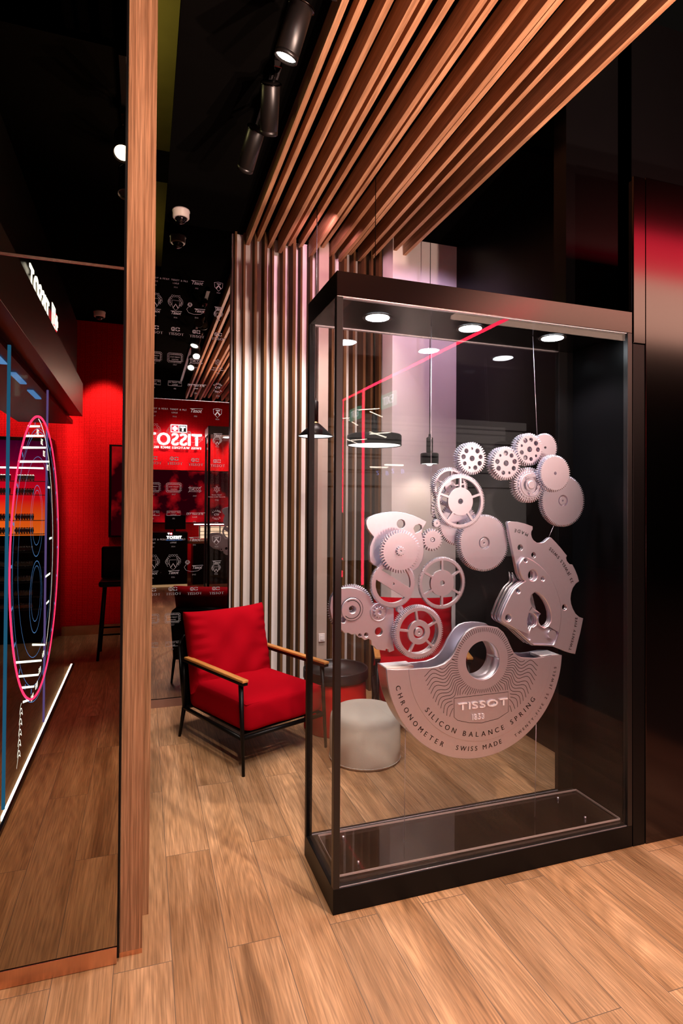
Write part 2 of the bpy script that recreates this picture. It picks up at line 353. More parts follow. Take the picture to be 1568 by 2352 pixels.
# flat outlines with holes, cut and extruded, standing in a plane y = const
def plate(name, outer, holes, yf, depth, mat, parent=None, bevel=0.0012, off=(0, 0, 0)):
    cu = bpy.data.curves.new('tmp', 'CURVE'); cu.dimensions = '2D'; cu.fill_mode = 'BOTH'
    for pts in [outer]+list(holes):
        sp = cu.splines.new('POLY'); sp.points.add(len(pts)-1); sp.use_cyclic_u = True
        for i, (x, y) in enumerate(pts): sp.points[i].co = (x, y, 0, 1)
    cu.extrude = max(depth/2-bevel, 0.0002); cu.bevel_depth = bevel; cu.bevel_resolution = 1; cu.offset = -bevel
    o = bpy.data.objects.new('tmp', cu)
    me = bpy.data.meshes.new_from_object(o)
    bpy.data.objects.remove(o); bpy.data.curves.remove(cu); me.name = name
    for v in me.vertices:
        x, y, z = v.co; v.co = (x-off[0], yf+depth/2-z-off[1], y-off[2])
    me.materials.clear()
    return link(name, me, mat, parent)
def circle(cx, cz, r, n=40): return [(cx+r*math.cos(2*PI*i/n), cz+r*math.sin(2*PI*i/n)) for i in range(n)]
def toothed(cx, cz, r, teeth, td, ph=0.0, sharp=0.25):
    pts = []
    for i in range(teeth):
        a = 2*PI*(i+ph)/teeth; s = 2*PI/teeth
        for (f, rr) in ((0.0, r-td), (0.22, r-td), (0.22+sharp*0.8, r), (0.78-sharp*0.0-0.10, r), (0.90, r-td)):
            pts.append((cx+rr*math.cos(a+f*s), cz+rr*math.sin(a+f*s)))
    return pts

GLY = {}
def glyph(ch, wt=0.0):
    if (ch, wt) in GLY: return GLY[(ch, wt)]
    cu = bpy.data.curves.new('tmp', 'FONT'); cu.body = ch; cu.size = 1; cu.resolution_u = 3; cu.offset = wt
    o = bpy.data.objects.new('tmp', cu); me = bpy.data.meshes.new_from_object(o)
    vs = [tuple(v.co) for v in me.vertices]; fs = [tuple(p.vertices) for p in me.polygons]
    if vs:
        x0 = min(v[0] for v in vs); x1 = max(v[0] for v in vs); vs = [(v[0]-x0, v[1]) for v in vs]; wd = x1-x0
    else: wd = 0.3
    bpy.data.objects.remove(o); bpy.data.curves.remove(cu); bpy.data.meshes.remove(me)
    GLY[(ch, wt)] = (vs, fs, wd); return GLY[(ch, wt)]
def text_len(s, size, track=0.1): return sum((glyph(c)[2] if c != ' ' else 0.28)*size+track*size for c in s)-track*size
class TX:
    def __init__(s): s.v = []; s.f = []
    def text(s, st, fn, size, track=0.1, start=0.0, bold=0.0, ital=0.0, wide=1.0, wt=0.0):
        u = start
        for c in st:
            if c == ' ': u += (0.28+track)*size; continue
            vs, fs, wd = glyph(c, wt)
            for dx in ((0,) if not bold else (0, bold)):
                b = len(s.v)
                s.v += [fn(u+(x*wide+dx+ital*y)*size, y*size) for (x, y) in vs]
                s.f += [tuple(b+i for i in f) for f in fs]
            u += (wd*wide+bold+track)*size
        return u
    def strip(s, pts, wd, fn):            # thin line of width wd, pts in (u, v)
        n = len(pts); b = len(s.v)
        for i, (x, y) in enumerate(pts):
            x0, y0 = pts[max(i-1, 0)]; x1, y1 = pts[min(i+1, n-1)]; dx, dy = x1-x0, y1-y0; l = math.hypot(dx, dy) or 1
            nx, ny = -dy/l*wd/2, dx/l*wd/2
            s.v += [fn(x+nx, y+ny), fn(x-nx, y-ny)]
        s.f += [(b+2*i, b+2*i+1, b+2*i+3, b+2*i+2) for i in range(n-1)]
    def rect(s, x0, y0, x1, y1, fn):
        b = len(s.v); s.v += [fn(x0, y0), fn(x1, y0), fn(x1, y1), fn(x0, y1)]; s.f.append((b, b+1, b+2, b+3))
    def done(s, name, mat, parent=None, solid=0.0):
        me = bpy.data.meshes.new(name); me.from_pydata(s.v, [], s.f); me.update()
        o = link(name, me, mat, parent)
        if solid:
            md = o.modifiers.new('solid', 'SOLIDIFY'); md.thickness = solid; md.offset = 0
        return o

# ------------------------------------------------------------------ room shell
M1, M2 = 2.145, 4.72                                  # planes of the two mirrors
ZC = 3.72                                             # underside of the ceiling raft
struct(box('floor', -4, 3.3, -3.4, 6, -0.1, 0, m_floor))
b = MB(); b.box(3.3, 11, -8, 6, -0.1, 0); b.box(-4, 3.3, -8, -3.4, -0.1, 0); struct(b.done('floor', pbr('dark_mall_stone', (0.022, 0.018, 0.016), 0.5, 0, 0.2)))
struct(box('ceiling', 0.13, 2.14, -3.3, 4.75, ZC, ZC+0.05, m_ceil))
b = MB(); b.box(2.14, 2.6, 3.06, 4.75, ZC, ZC+0.05); b.box(-4, 2.6, -3.32, 2.3, 4.3, 4.35); struct(b.done('ceiling', m_ceil)); struct(box('ceiling', -4, 2.6, 2.3, 6, 4.3, 4.35, m_olive))  # front part of the upper ceiling coloured black so it looks unlit
spot('spot_ceiling_void', (-0.55, 3.3, 3.85), (0.05, 3.5, 4.3), 22, (1.0, 0.85, 0.35), 150, 0.8, 0.1)
spot('spot_ceiling_void', (2.3, 2.3, 4.0), (2.4, 3.2, 4.3), 1.2, (1.0, 0.85, 0.35), 120, 0.8, 0.1)
# wall behind slats, plain step, dark side wall
struct(box('wall_back', 0.64, 1.9, 4.75, 4.85, 0, ZC, m_white))
struct(box('wall_back', 1.885, 2.465, 4.38, 4.85, 0, ZC, m_white))
struct(box('wall_back', -3, 0.62, 4.78, 4.88, 0, 4.3, m_blackwall))
struct(box('wall_right', 2.465, 2.56, 2.6, 4.85, 0, 4.3, m_blackwall))
struct(box('trim_1', 2.127, 2.196, 2.148, 2.160, 2.304, 3.078, m_panel, bevel=0.002))
struct(box('trim_2', 2.127, 2.196, 2.152, 2.162, 0, 2.302, m_black, bevel=0.002))
struct(box('wall_right', 2.140, 3.8, 2.162, 2.19, 0, 3.07, m_blackwall))
struct(box('wall_right', 2.200, 3.8, 2.150, 2.162, 0, 3.085, m_panel, bevel=0.002))
struct(box('wall_right', 2.12, 3.8, 2.6, 2.7, 2.5, 4.3, m_blackwall))
# store behind the camera
struct(box('wall_back', -1.9, 2.6, -3.42, -3.32, 0, 4.3, m_redwall))
struct(box('baseboard_back', -0.90, 2.6, -3.32, -3.29, 0, 0.11, m_copper))
struct(box('wall_left', -1.95, -1.85, -3.4, 2.1, 0, 4.3, m_blackwall))

# ------------------------------------------------------------------ mirrors
t = thing('mirror_panel', 'tall dark bronze mirror panel at the left edge over a copper base rail', 'mirror', (-0.6, M1, 0))
def loc_box(name, x0, x1, y0, y1, z0, z1, mat, par, bevel=0.0):
    l = par.location; return box(name, x0-l.x, x1-l.x, y0-l.y, y1-l.y, z0-l.z, z1-l.z, mat, par, bevel)
loc_box('mirror_glass', -1.85, -0.073, M1, M1+0.012, 0.06, 2.349, m_mirror, t)
loc_box('mirror_glass', -1.85, -0.073, M1, M1+0.012, 2.357, 4.3, m_mirror, t)
loc_box('seam_strip', -1.85, -0.073, M1-0.002, M1+0.012, 2.3485, 2.3575, m_copper, t)
o = loc_box('base_rail', -1.85, -0.073, M1-0.004, M1+0.02, 0.002, 0.058, m_copper, t, 0.001); o['label'] = 'brushed copper base rail'
loc_box('edge_strip', -0.073, -0.066, M1-0.003, M1+0.03, 0.02, 4.3, m_black, t)
loc_box('backing', -1.85, -0.073, M1+0.012, M1+0.03, 0.002, 4.3, m_black, t)
t = thing('wooden_post', 'broad ribbed oak post rising floor to ceiling beside the bronze mirror', 'post', (-0.03, 2.2, 0))
loc_box('post_body', -0.0655, 0.008, 2.167, 2.23, 0.018, 4.3, m_post, t, 0.001)
o = loc_box('foot_plate', -0.0655, 0.008, 2.169, 2.23, 0.0, 0.018, m_copper, t); o['label'] = 'copper foot plate'
t = thing('wooden_post', 'narrow brightly lit oak post set behind the broad one at the left', 'post', (-0.02, 2.4, 0))
loc_box('post_body', -0.07, 0.031, 2.364, 2.43, 0.0, 4.3, m_post, t, 0.001)

t = thing('mirror_panel', 'smoked mirror panel printed with old watch logos, behind the red armchair', 'mirror', (0.3, M2, 0))
loc_box('mirror_glass', -0.6, 0.630, M2, M2+0.012, 0.068, 2.352, m_mirror2, t)
loc_box('mirror_glass', -0.6, 0.630, M2, M2+0.012, 2.358, ZC+0.3, m_mirror2, t)
loc_box('seam_strip', -0.6, 0.632, M2-0.002, M2+0.012, 2.353, 2.357, m_steel2, t)
o = loc_box('base_rail', -0.6, 0.632, M2-0.003, M2+0.02, 0.0, 0.062, m_rose, t); o['label'] = 'pinkish metal base rail'
loc_box('edge_strip', 0.630, 0.642, M2-0.004, M2+0.03, 0.0, ZC, m_panel, t)
loc_box('backing', -0.6, 0.632, M2+0.012, M2+0.04, 0.0, ZC+0.3, m_black, t)
tx = TX(); tf = TX()
L0 = t.location
def on_m2(cx, cz):
    return lambda u, v: (cx+u-L0.x, M2-0.0012-L0.y, cz+v-L0.z)
def ctext(T, s, cx, cz, size, **k):
    T.text(s, on_m2(cx-text_len(s, size*k.get('wide', 1.0), k.get('track', 0.1))/2, cz), size, **k)
def year(cx, cz, s): ctext(tf, s, cx, cz, 0.016)
def outline(T, cx, cz, pts, wd=0.0018): T.strip(pts+[pts[0]], wd, on_m2(cx, cz))
def tplus(T, cx, cz, s=1.0):
    f = on_m2(cx, cz)
    T.rect(-0.032*s, 0, -0.002*s, 0.006*s, f); T.rect(-0.032*s, 0.024*s, -0.002*s, 0.03*s, f); T.rect(-0.032*s, 0, -0.026*s, 0.03*s, f); T.rect(-0.008*s, 0, -0.002*s, 0.03*s, f); T.rect(-0.0195*s, 0.006*s, -0.0145*s, 0.02*s, f)
    T.rect(0.002*s, 0, 0.012*s, 0.011*s, f); T.rect(0.022*s, 0, 0.032*s, 0.011*s, f); T.rect(0.002*s, 0.02*s, 0.012*s, 0.03*s, f); T.rect(0.022*s, 0.02*s, 0.032*s, 0.03*s, f)
    T.rect(0.002*s, 0, 0.032*s, 0.003*s, f); T.rect(0.002*s, 0.027*s, 0.032*s, 0.03*s, f)
def script(T, s, cx, cz, size):
    ctext(T, s, cx, cz, size, ital=0.35, track=0.02)
    l = text_len(s, size, 0.02); T.strip([(-l*0.48, size*0.72), (l*0.62, size*0.78)], 0.0028, on_m2(cx, cz))
def crest(T, cx, cz, s):
    f = on_m2(cx, cz)
    sh = [(-0.5, 0.55), (0.5, 0.55), (0.5, 0.0), (0.3, -0.35), (0, -0.55), (-0.3, -0.35), (-0.5, 0.0)]
    T.strip([(x*s*0.55, y*s*0.7-0.2*s) for x, y in sh+[sh[0]]], 0.0016, f)
    T.strip([(-0.2*s, -0.42*s), (0, -0.1*s), (0.2*s, -0.42*s)], 0.005, f)
    rr = random.Random(int(cx*1000+cz*100))
    for sgn in (-1, 1):
        for k in range(7):
            a = k/6*2.0; x = sgn*(0.32+0.16*math.sin(a*1.5))*s; y = (0.45-0.32*k/2.6)*s*0.8; r = (0.08+0.03*rr.random())*s
            T.strip([(x+r*math.cos(q), y+r*math.sin(q)) for q in [i*0.9 for i in range(6)]], 0.0016, f)
    for k in range(4):
        x = (-0.25+0.17*k)*s; T.strip([(x+0.08*s*math.cos(q), 0.52*s+0.07*s*math.sin(q)) for q in [i*0.8 for i in range(8)]], 0.0014, f)
def frame(T, cx, cz, wx, wz, orn):
    f = on_m2(cx, cz)
    T.strip([(-wx, -wz), (wx, -wz), (wx, wz), (-wx, wz), (-wx, -wz)], 0.002, f)
    if orn:
        for k in range(9):
            x = -wx+2*wx*k/8
            for sg in (-1, 1): T.strip([(x+0.008*math.cos(q), sg*(wz+0.008)+0.007*math.sin(q)) for q in (0, 1.2, 2.4, 3.6, 4.8)], 0.0018, f)
        for k in range(5):
            z = -wz+2*wz*k/4
            for sg in (-1, 1): T.strip([(sg*(wx+0.008)+0.007*math.cos(q), z+0.008*math.sin(q)) for q in (0, 1.2, 2.4, 3.6, 4.8)], 0.0018, f)
def ring_text(T, s, cx, cz, r, a0, a1, size, flip=False):
    f = on_m2(cx, cz); n = len(s)
    for i, c in enumerate(s):
        if c == ' ': continue
        a = a0+(a1-a0)*(i+0.5)/n; vs, fs, wd = glyph(c)
        tx_, tz_ = (math.sin(a), -math.cos(a)); ux, uz = math.cos(a), math.sin(a)
        if flip: tx_, tz_, ux, uz = -tx_, -tz_, -ux, -uz
        b = len(T.v); T.v += [f(r*math.cos(a)+tx_*(x-wd/2)*size+ux*y*size, r*math.sin(a)+tz_*(x-wd/2)*size+uz*y*size) for x, y in vs]; T.f += [tuple(b+q for q in g) for g in fs]
z0s = [3.272+0.0, 2.272, 1.272]
for zr in z0s:
    for ci, cx in enumerate((-0.05, 0.085-0.0, 0.215, 0.372, 0.540)):
        if ci == 0: continue
        A, B_, C_, D_, E_ = zr, zr-0.19, zr-0.415, zr-0.605, zr-0.80
        if ci in (1, 2):
            X = cx if ci == 2 else 0.06
            ctext(tx, 'CH.F. TISSOT & FILS', X, A, 0.018, track=0.14); ctext(tx, 'LOCLE', X, A-0.024, 0.015); year(X, A-0.055, '1904')
            crest(tx, X, B_+0.02, 0.10); script(tx, 'Tissot', X, B_-0.07, 0.034); year(X, B_-0.10, '1936')
            tplus(tx, X, C_+0.026); ctext(tx, 'TISSOT', X, C_-0.006, 0.030, track=0.14, bold=0.06)
            frame(tx, X, D_+0.008, 0.044, 0.024, True); ctext(tx, 'CH.F.TISSOT', X, D_+0.010, 0.013); ctext(tx, 'MONTRES', X, D_-0.008, 0.011); year(X, D_-0.05, '1907')
            frame(tx, X, E_+0.006, 0.05, 0.018, False); ctext(tx, 'CH TISSOT FILS', X, E_+0.009, 0.0135); ctext(tx, 'LOCLE', X, E_-0.008, 0.0135); year(X, E_-0.04, '1911')
        if ci == 3:
            script(tx, 'Tissot', cx, A-0.01, 0.040); year(cx, A-0.045, '1901')
            script(tx, 'Tissot', cx+0.02, B_-0.035, 0.034); crest(tx, cx-0.05, B_+0.015, 0.03)
            tx.strip([(-0.06, 0.0), (-0.075, -0.02), (-0.06, -0.045), (-0.02, -0.055), (0.03, -0.05), (0.05, -0.035)], 0.0018, on_m2(cx, B_)); year(cx, B_-0.085, '1943')
            tplus(tx, cx, C_+0.022, 0.9); ctext(tx, 'TISSOT', cx, C_-0.010, 0.029, track=0.14, bold=0.06)
            frame(tx, cx, D_-0.004, 0.042, 0.017, False)
            for q in ((-0.042, -0.02), (0.042, -0.02), (-0.042, 0.013), (0.042, 0.013)): tx.strip([(q[0]-0.008, q[1]-0.006), (q[0]+0.008, q[1]+0.006)], 0.003, on_m2(cx, D_))
            ctext(tx, '\u0422\u0418\u0421\u0421\u041e', cx, D_-0.014, 0.030, wide=0.8); year(cx, D_-0.06, '1909')
            script(tx, 'Ch F Tissot & Fils', cx, E_-0.006, 0.020); ctext(tx, 'Locle', cx, E_-0.027, 0.016, ital=0.3); year(cx, E_-0.065, '1916')
        if ci == 4:
            f = on_m2(cx, A-0.005)
            tx.strip([(-0.033, 0.03), (0, 0.036), (0.033, 0.03), (0.03, -0.005), (0, -0.036), (-0.03, -0.005), (-0.033, 0.03)], 0.0022, f)
            tx.strip([(-0.019, -0.016), (0, 0.008), (0.019, -0.016)], 0.010, f); script(tx, 'Tissot', cx, A+0.008, 0.014); year(cx, A-0.06, '1924')
            script(tx, 'Tissot', cx, B_+0.002, 0.028); crest(tx, cx, B_-0.035, 0.062); year(cx, B_-0.085, '1926')
            tplus(tx, cx, C_+0.018, 0.9); ctext(tx, 'TISSOT', cx, C_-0.014, 0.029, track=0.14, bold=0.06)
            for ph in (PI/2, -PI/2):
                tx.strip([(0.027*math.cos(ph+2*PI*k/3), 0.027*math.sin(ph+2*PI*k/3)) for k in range(4)], 0.0016, on_m2(cx, D_))
            ctext(tx, 'T', cx, D_-0.009, 0.02); ctext(tx, 'Brevets TISSOT', cx, D_-0.048, 0.011); ctext(tx, 'Successeur de Ch.F. Tissot et Fils', cx, D_-0.063, 0.010, track=0.06); year(cx, D_-0.09, '1926')
            ring_text(tx, 'TISSOT', cx, E_-0.005, 0.026, 2.75, 0.4, 0.018); ring_text(tx, 'LOCLE', cx, E_-0.005, 0.040, -2.6, -0.55, 0.018, True); ctext(tx, 'CTF', cx, E_-0.012, 0.022); year(cx, E_-0.075, '1928')
tx.done('printed_logo_pattern', m_print, t); tf.done('printed_date_pattern', m_print2, t)

# ------------------------------------------------------------------ slats
ORD = ['first', 'second', 'third', 'fourth', 'fifth', 'sixth', 'seventh', 'eighth', 'ninth', 'tenth', 'eleventh', 'twelfth', 'thirteenth', 'fourteenth', 'fifteenth', 'sixteenth', 'seventeenth']
cs = [(0.746, 3.612), (0.832, 3.654), (0.918, 3.612), (1.005, 3.585), (1.090, 3.654), (1.176, 3.653), (1.262, 3.585), (1.348, 3.653), (1.435, 3.612), (1.519, 3.584), (1.605, 3.654), (1.691, 3.612), (1.802, 3.649), (1.890, 3.609), (1.974, 3.582)]
dep = {3.654: 'shallow', 3.612: 'mid-depth', 3.585: 'deep'}
for i, (x, z) in enumerate(cs):
    dn = 'deep' if z < 3.6 else ('mid-depth' if z < 3.63 else 'shallow')
    o = box('ceiling_slat', -0.0005, 0.0285, -7.18, 0, 0, ZC-z, m_slat, bevel=0.0008, loc=(x, 4.68, z))
    tag(o, '%s %s oak ceiling slat counted from the track lights' % (ORD[i], dn), 'slat', 'oak slats under the ceiling')
ws = [(0.660, 0.017, 4.68), (0.729, 0.017, 4.68), (0.810, 0.020, 4.64), (0.884, 0.022, 4.61), (0.959, 0.016, 4.68), (1.038, 0.022, 4.64), (1.114, 0.026, 4.61), (1.190, 0.017, 4.66), (1.266, 0.020, 4.64), (1.448, 0.022, 4.62), (1.545, 0.024, 4.60), (1.640, 0.020, 4.64), (1.716, 0.022, 4.60), (1.790, 0.020, 4.62), (1.850, 0.022, 4.58)]
for i, (x, wd_, yf) in enumerate(ws):
    o = box('wall_slat', 0, wd_, yf-4.75, 0, 0, ZC-0.01, m_wslat, bevel=0.0008, loc=(x, 4.75, 0))
    tag(o, '%s brown upright wall slat counted from the smoked mirror' % ORD[i], 'slat', 'brown slats on the pale back wall')
o = box('wall_cover_panel', 0, 0.085, -0.13, 0, 0, ZC-0.01, m_taupe, loc=(1.335, 4.75, 0), bevel=0.001)
tag(o, 'wide taupe cover strip between the brown slats behind the display case', 'panel')
t = thing('wall_socket', 'small white switch plate low on the taupe strip above the black tray table', 'socket', (1.372, 4.617, 0.46))
box('face_plate', -0.022, 0.03, -0.008, 0.003, -0.02, 0.045, m_whitepl, t, 0.002); box('rocker', -0.01, 0.018, -0.012, -0.008, -0.005, 0.03, m_white, t, 0.001)

# ------------------------------------------------------------------ ceiling track, spot heads, dome camera
TRK = thing('light_track', 'thin black lighting track on the black ceiling beside the oak slats', 'lighting track', (0.59, 2.0, ZC))
box('rail', -0.018, 0.018, -3.2, 1.4, -0.03, -0.0005, m_black, TRK, 0.002)
def head(label, lens, back, r=0.047, lit=True, tx=0.59):
    lens = Vector(lens); back = Vector(back); d = (lens-back).normalized()
    t = thing('track_spotlight', label, 'spotlight', (tx, back.y, ZC-0.03), 0, 'black track spotlights'); o0 = t.location
    m = MB(); L_ = (lens-back).length
    prof = [(0, 0), (r*0.95, 0), (r, 0.004), (r, L_*0.90), (r*0.97, L_*0.905), (r*0.97, L_*0.915), (r, L_*0.92), (r, L_), (r*0.88, L_), (r*0.86, L_-0.012), (0, L_-0.012)]
    m.lathe(prof, n=36); o = m.done('housing', m_blackfr, t); q = d.to_track_quat('Z', 'Y'); o.rotation_euler = q.to_euler(); o.location = back-o0
    m = MB(); m.lathe([(0, L_-0.010), (r*0.84, L_-0.010)], n=32); o = m.done('lens', m_lamp if lit else m_dome, t, norm=False); o.rotation_euler = q.to_euler(); o.location = back-o0
    m = MB(); m.lathe([(r*0.99, -0.001), (r*1.15, 0.001), (r*1.15, 0.005), (r*0.99, 0.007)], n=36); o = m.done('rear_collar', m_panel, t); o.rotation_euler = q.to_euler(); o.location = back-o0
    m = MB(); m.box(-0.02, 0.02, -0.045, 0.045, -0.035, 0.0); m.done('adapter', m_panel, t, bevel=0.003)
    m = MB(); m.tube((0, 0, -0.035), back+d*0.03-o0, 0.008); m.done('stem', m_black, t)
    return t
head('black track spotlight with glowing lens at the top of the photo', (0.535, 2.37, 3.39), (0.585, 2.31, 3.575), 0.050)
head('upright black track spotlight hanging in the middle of the track', (0.588, 2.985, 3.455), (0.565, 2.82, 3.605), 0.046, False)
head('tilted black track spotlight nearest the back wall', (0.509, 3.255, 3.40), (0.545, 3.08, 3.535), 0.046, False)
head('lit track spotlight seen only in the smoked mirror, nearer the glowing one', (0.59, 2.0, 3.36), (0.60, 1.82, 3.53), 0.047)
head('lit track spotlight seen only in the smoked mirror, farthest down the track', (0.57, 1.36, 3.36), (0.60, 1.2, 3.53), 0.047)
t = thing('light_track', 'second black lighting track, hidden above and shown only in the bronze mirror', 'lighting track', (-0.12, 0.3, ZC))
box('rail', -0.018, 0.018, -1.2, 1.0, -0.03, -0.0005, m_black, t, 0.002)
head('glowing track spotlight cut by the oak post in the bronze mirror', (-0.127, 0.96, 3.41), (-0.118, 0.86, 3.56), 0.05, True, -0.12)
head('unlit track spotlight farther down in the bronze mirror', (-0.125, 0.50, 3.42), (-0.118, 0.45, 3.60), 0.047, False, -0.12)
def dome(loc, label):
    t = thing('dome_camera', label, 'security camera', loc, 0, 'dome cameras on the ceiling')
    MB().lathe([(0, 0), (0.062, 0), (0.064, -0.012), (0.060, -0.014), (0.060, -0.055), (0.054, -0.062), (0.043, -0.062), (0.043, -0.05)], n=40).done('housing', m_whitepl, t)
    MB().lathe([(0.043, -0.055), (0.042, -0.068), (0.036, -0.082), (0.025, -0.093), (0.012, -0.099), (0, -0.100)], n=32).done('dome', m_dome, t)
dome((0.237, 4.50, ZC), 'white dome camera with black bubble on the ceiling above the smoked mirror')
dome((-0.50, -2.9, ZC), 'white dome camera seen in the bronze mirror over the red wall')
struct(box('ceiling', -1.3, 0.05, -3.32, 1.3, ZC, ZC+0.04, m_ceil))

# ------------------------------------------------------------------ pendants
def cable(t, z0, z1): 
    MB().tube((0, 0, z0), (0, 0, z1), 0.0028, n=8).done('cable', m_black, t)
t = thing('pendant_lamp', 'black cone pendant lamp hanging left of the display case post', 'pendant lamp', (1.136, 3.992, 2.03))
MB().lathe([(0.127, 0), (0.030, 0.088), (0.026, 0.090)], n=48).done('shade', m_black, t).modifiers.new('s', 'SOLIDIFY').thickness = 0.003
MB().lathe([(0, 0.010), (0.121, 0.003)], n=40).done('diffuser', m_pend, t, norm=False)
MB().lathe([(0.020, 0.090), (0.020, 0.100), (0, 0.100)], n=24).done('brass_collar', m_gold, t)
MB().lathe([(0.0, 0.100), (0.019, 0.100), (0.019, 0.245), (0.006, 0.252), (0.004, 0.27), (0, 0.27)], n=24).done('socket_cylinder', m_black, t)
cable(t, 0.25, 3.652-2.03)
t = thing('pendant_lamp', 'wide flat black drum pendant lamp with glowing white underside', 'pendant lamp', (1.392, 3.52, 1.93))
MB().lathe([(0.174, 0), (0.174, 0.062), (0.168, 0.070), (0.02, 0.072)], n=56).done('shade', m_black, t).modifiers.new('s', 'SOLIDIFY').thickness = 0.003
MB().lathe([(0, 0.006), (0.168, 0.004)], n=48).done('diffuser', m_pend, t, norm=False)
MB().lathe([(0, -0.010), (0.018, -0.008), (0.028, 0.003)], n=24).done('bulb', m_pendc, t)
MB().lathe([(0.0, 0.072), (0.019, 0.072), (0.019, 0.20), (0.006, 0.207), (0, 0.207)], n=24).done('socket_cylinder', m_black, t)
cable(t, 0.20, 3.70-1.93)
t = thing('pendant_lamp', 'small black cylinder pendant lamp with lit rim right of the drum lamp', 'pendant lamp', (2.122, 4.186, 1.876))
MB().lathe([(0.071, 0), (0.071, 0.078), (0.066, 0.084), (0.02, 0.085)], n=40).done('shade', m_black, t).modifiers.new('s', 'SOLIDIFY').thickness = 0.003
MB().lathe([(0, 0.004), (0.067, 0.003)], n=32).done('diffuser', m_pend, t, norm=False)
MB().lathe([(0, -0.014), (0.016, -0.012), (0.026, 0.002)], n=24).done('bulb', m_pendc, t)
MB().lathe([(0.020, 0.084), (0.020, 0.092), (0, 0.092)], n=20).done('brass_collar', m_gold, t)
MB().lathe([(0.0, 0.092), (0.026, 0.092), (0.026, 0.205), (0.010, 0.215), (0.008, 0.235), (0, 0.235)], n=24).done('socket_cylinder', m_black, t)
cable(t, 0.215, ZC-1.876)
for (p, pw, c) in (((1.136, 3.992, 2.02), 5, WARM), ((1.392, 3.52, 1.91), 9, WARM), ((2.122, 4.186, 1.86), 5, WARM)):
    spot('pendant_light', p, (p[0], p[1], 0), pw, c, 150, 0.6, 0.05)

# ------------------------------------------------------------------ display case
DC = thing('display_case', 'tall black framed glass display case holding the giant watch parts', 'display case', (0.690, 2.141, 0), 0.0085)
CW, CD, CH = 1.434, 0.406, 2.447
PT = 0.026
box('base', 0, CW, 0, CD, 0, 0.096, m_black, DC, 0.0015)
box('canopy', 0, CW, 0, CD, 2.349, CH, m_canopy, DC, 0.0015)
for (x, y) in ((0, 0), (CW-PT, 0), (0, CD-PT), (CW-0.10, CD-PT)):
    wd_ = PT if (x < 1 or y == 0) else 0.10
    box('post', x, x+wd_, y, y+PT, 0.096, 2.349, m_blackfr if y == 0 else m_black, DC, 0.0012)
box('side_panel', CW-0.012, CW-0.001, PT, CD-PT, 0.096, 2.349, m_panel, DC).data.materials[0] = m_blackwall
box('glass_pane', PT, CW-PT, 0.008, 0.016, 0.097, 2.349, m_pane, DC)
box('glass_pane', PT, CW-0.10, CD-0.018, CD-0.010, 0.097, 2.349, m_pane, DC)
box('glass_pane', 0.008, 0.014, PT, CD-PT, 0.097, 2.349, m_pane, DC)
for q in ((PT, CW-PT, 0.004, 0.020, 2.3465, 2.349), (PT, CW-0.10, CD-0.022, CD-0.006, 2.3465, 2.349), (PT, CW-PT, 0.004, 0.0078, 0.096, 0.099), (PT, CW-0.1, CD-0.026, CD-0.02, 0.096, 0.099)):
    box('glass_channel', *q, m_steel2, DC)['label'] = 'slim bright metal glazing channel'
box('inner_board', 0.03, CW-0.02, 0.03, CD-0.03, 0.0962, 0.0975, m_board, DC)
for xx in (0.246, 0.697, 1.143):
    dl = MB().lathe([(0.050, 2.3475), (0.062, 2.346), (0.064, 2.3485)], c=(xx, 0.19, 0), n=40).done('downlight', m_blackfr, DC)
    MB().lathe([(0, 2.3462), (0.050, 2.3462)], c=(xx, 0.19, 0), n=40).done('lens', m_dl, dl, norm=False)
    spot('case_downlight', (0.69+xx, 2.141+0.19, 2.335), (0.69+xx, 2.141+0.19, 0), 44, (0.95, 0.92, 1.0), 125, 0.5, 0.045)
AP = thing('acrylic_plate', 'clear acrylic base plate lying in the display case under the watch parts', 'plate', (0.734, 2.20, 0.0980))
box('sheet', 0, 1.366, 0, 0.295, 0.004, 0.012, m_acryl, AP)
b = MB(); b.box(0, 1.366, -0.0005, 0.0015, 0.004, 0.012); b.box(0, 1.366, 0.294, 0.2955, 0.004, 0.012); b.box(1.365, 1.3665, 0, 0.295, 0.004, 0.012); b.box(-0.0005, 0.001, 0, 0.295, 0.004, 0.012)
b.done('polished_edge', m_acedge, AP)
for (x, y) in ((0.10, 0.06), (0.10, 0.25), (1.22, 0.06), (1.22, 0.25)):
    MB().lathe([(0, 0.0145), (0.005, 0.013), (0.005, 0.0), (0.0, 0.0)], c=(x, y, 0), n=12).done('screw', m_steel, AP)

# ------------------------------------------------------------------ watch-movement sculpture
Y0 = 2.315
def scl(cx, cy, yp):                                  # metres per photo pixel, vertically, there
    a = gp(cx, cy-30, yp); c = gp(cx, cy+30, yp); return abs(a[1]-c[1])/60
GG = 'silver gears hung in the display case'
def ring_pts(c, r, a0, a1, n): return [(c[0]+r*math.cos(a0+(a1-a0)*i/n), c[1]+r*math.sin(a0+(a1-a0)*i/n)) for i in range(n+1)]
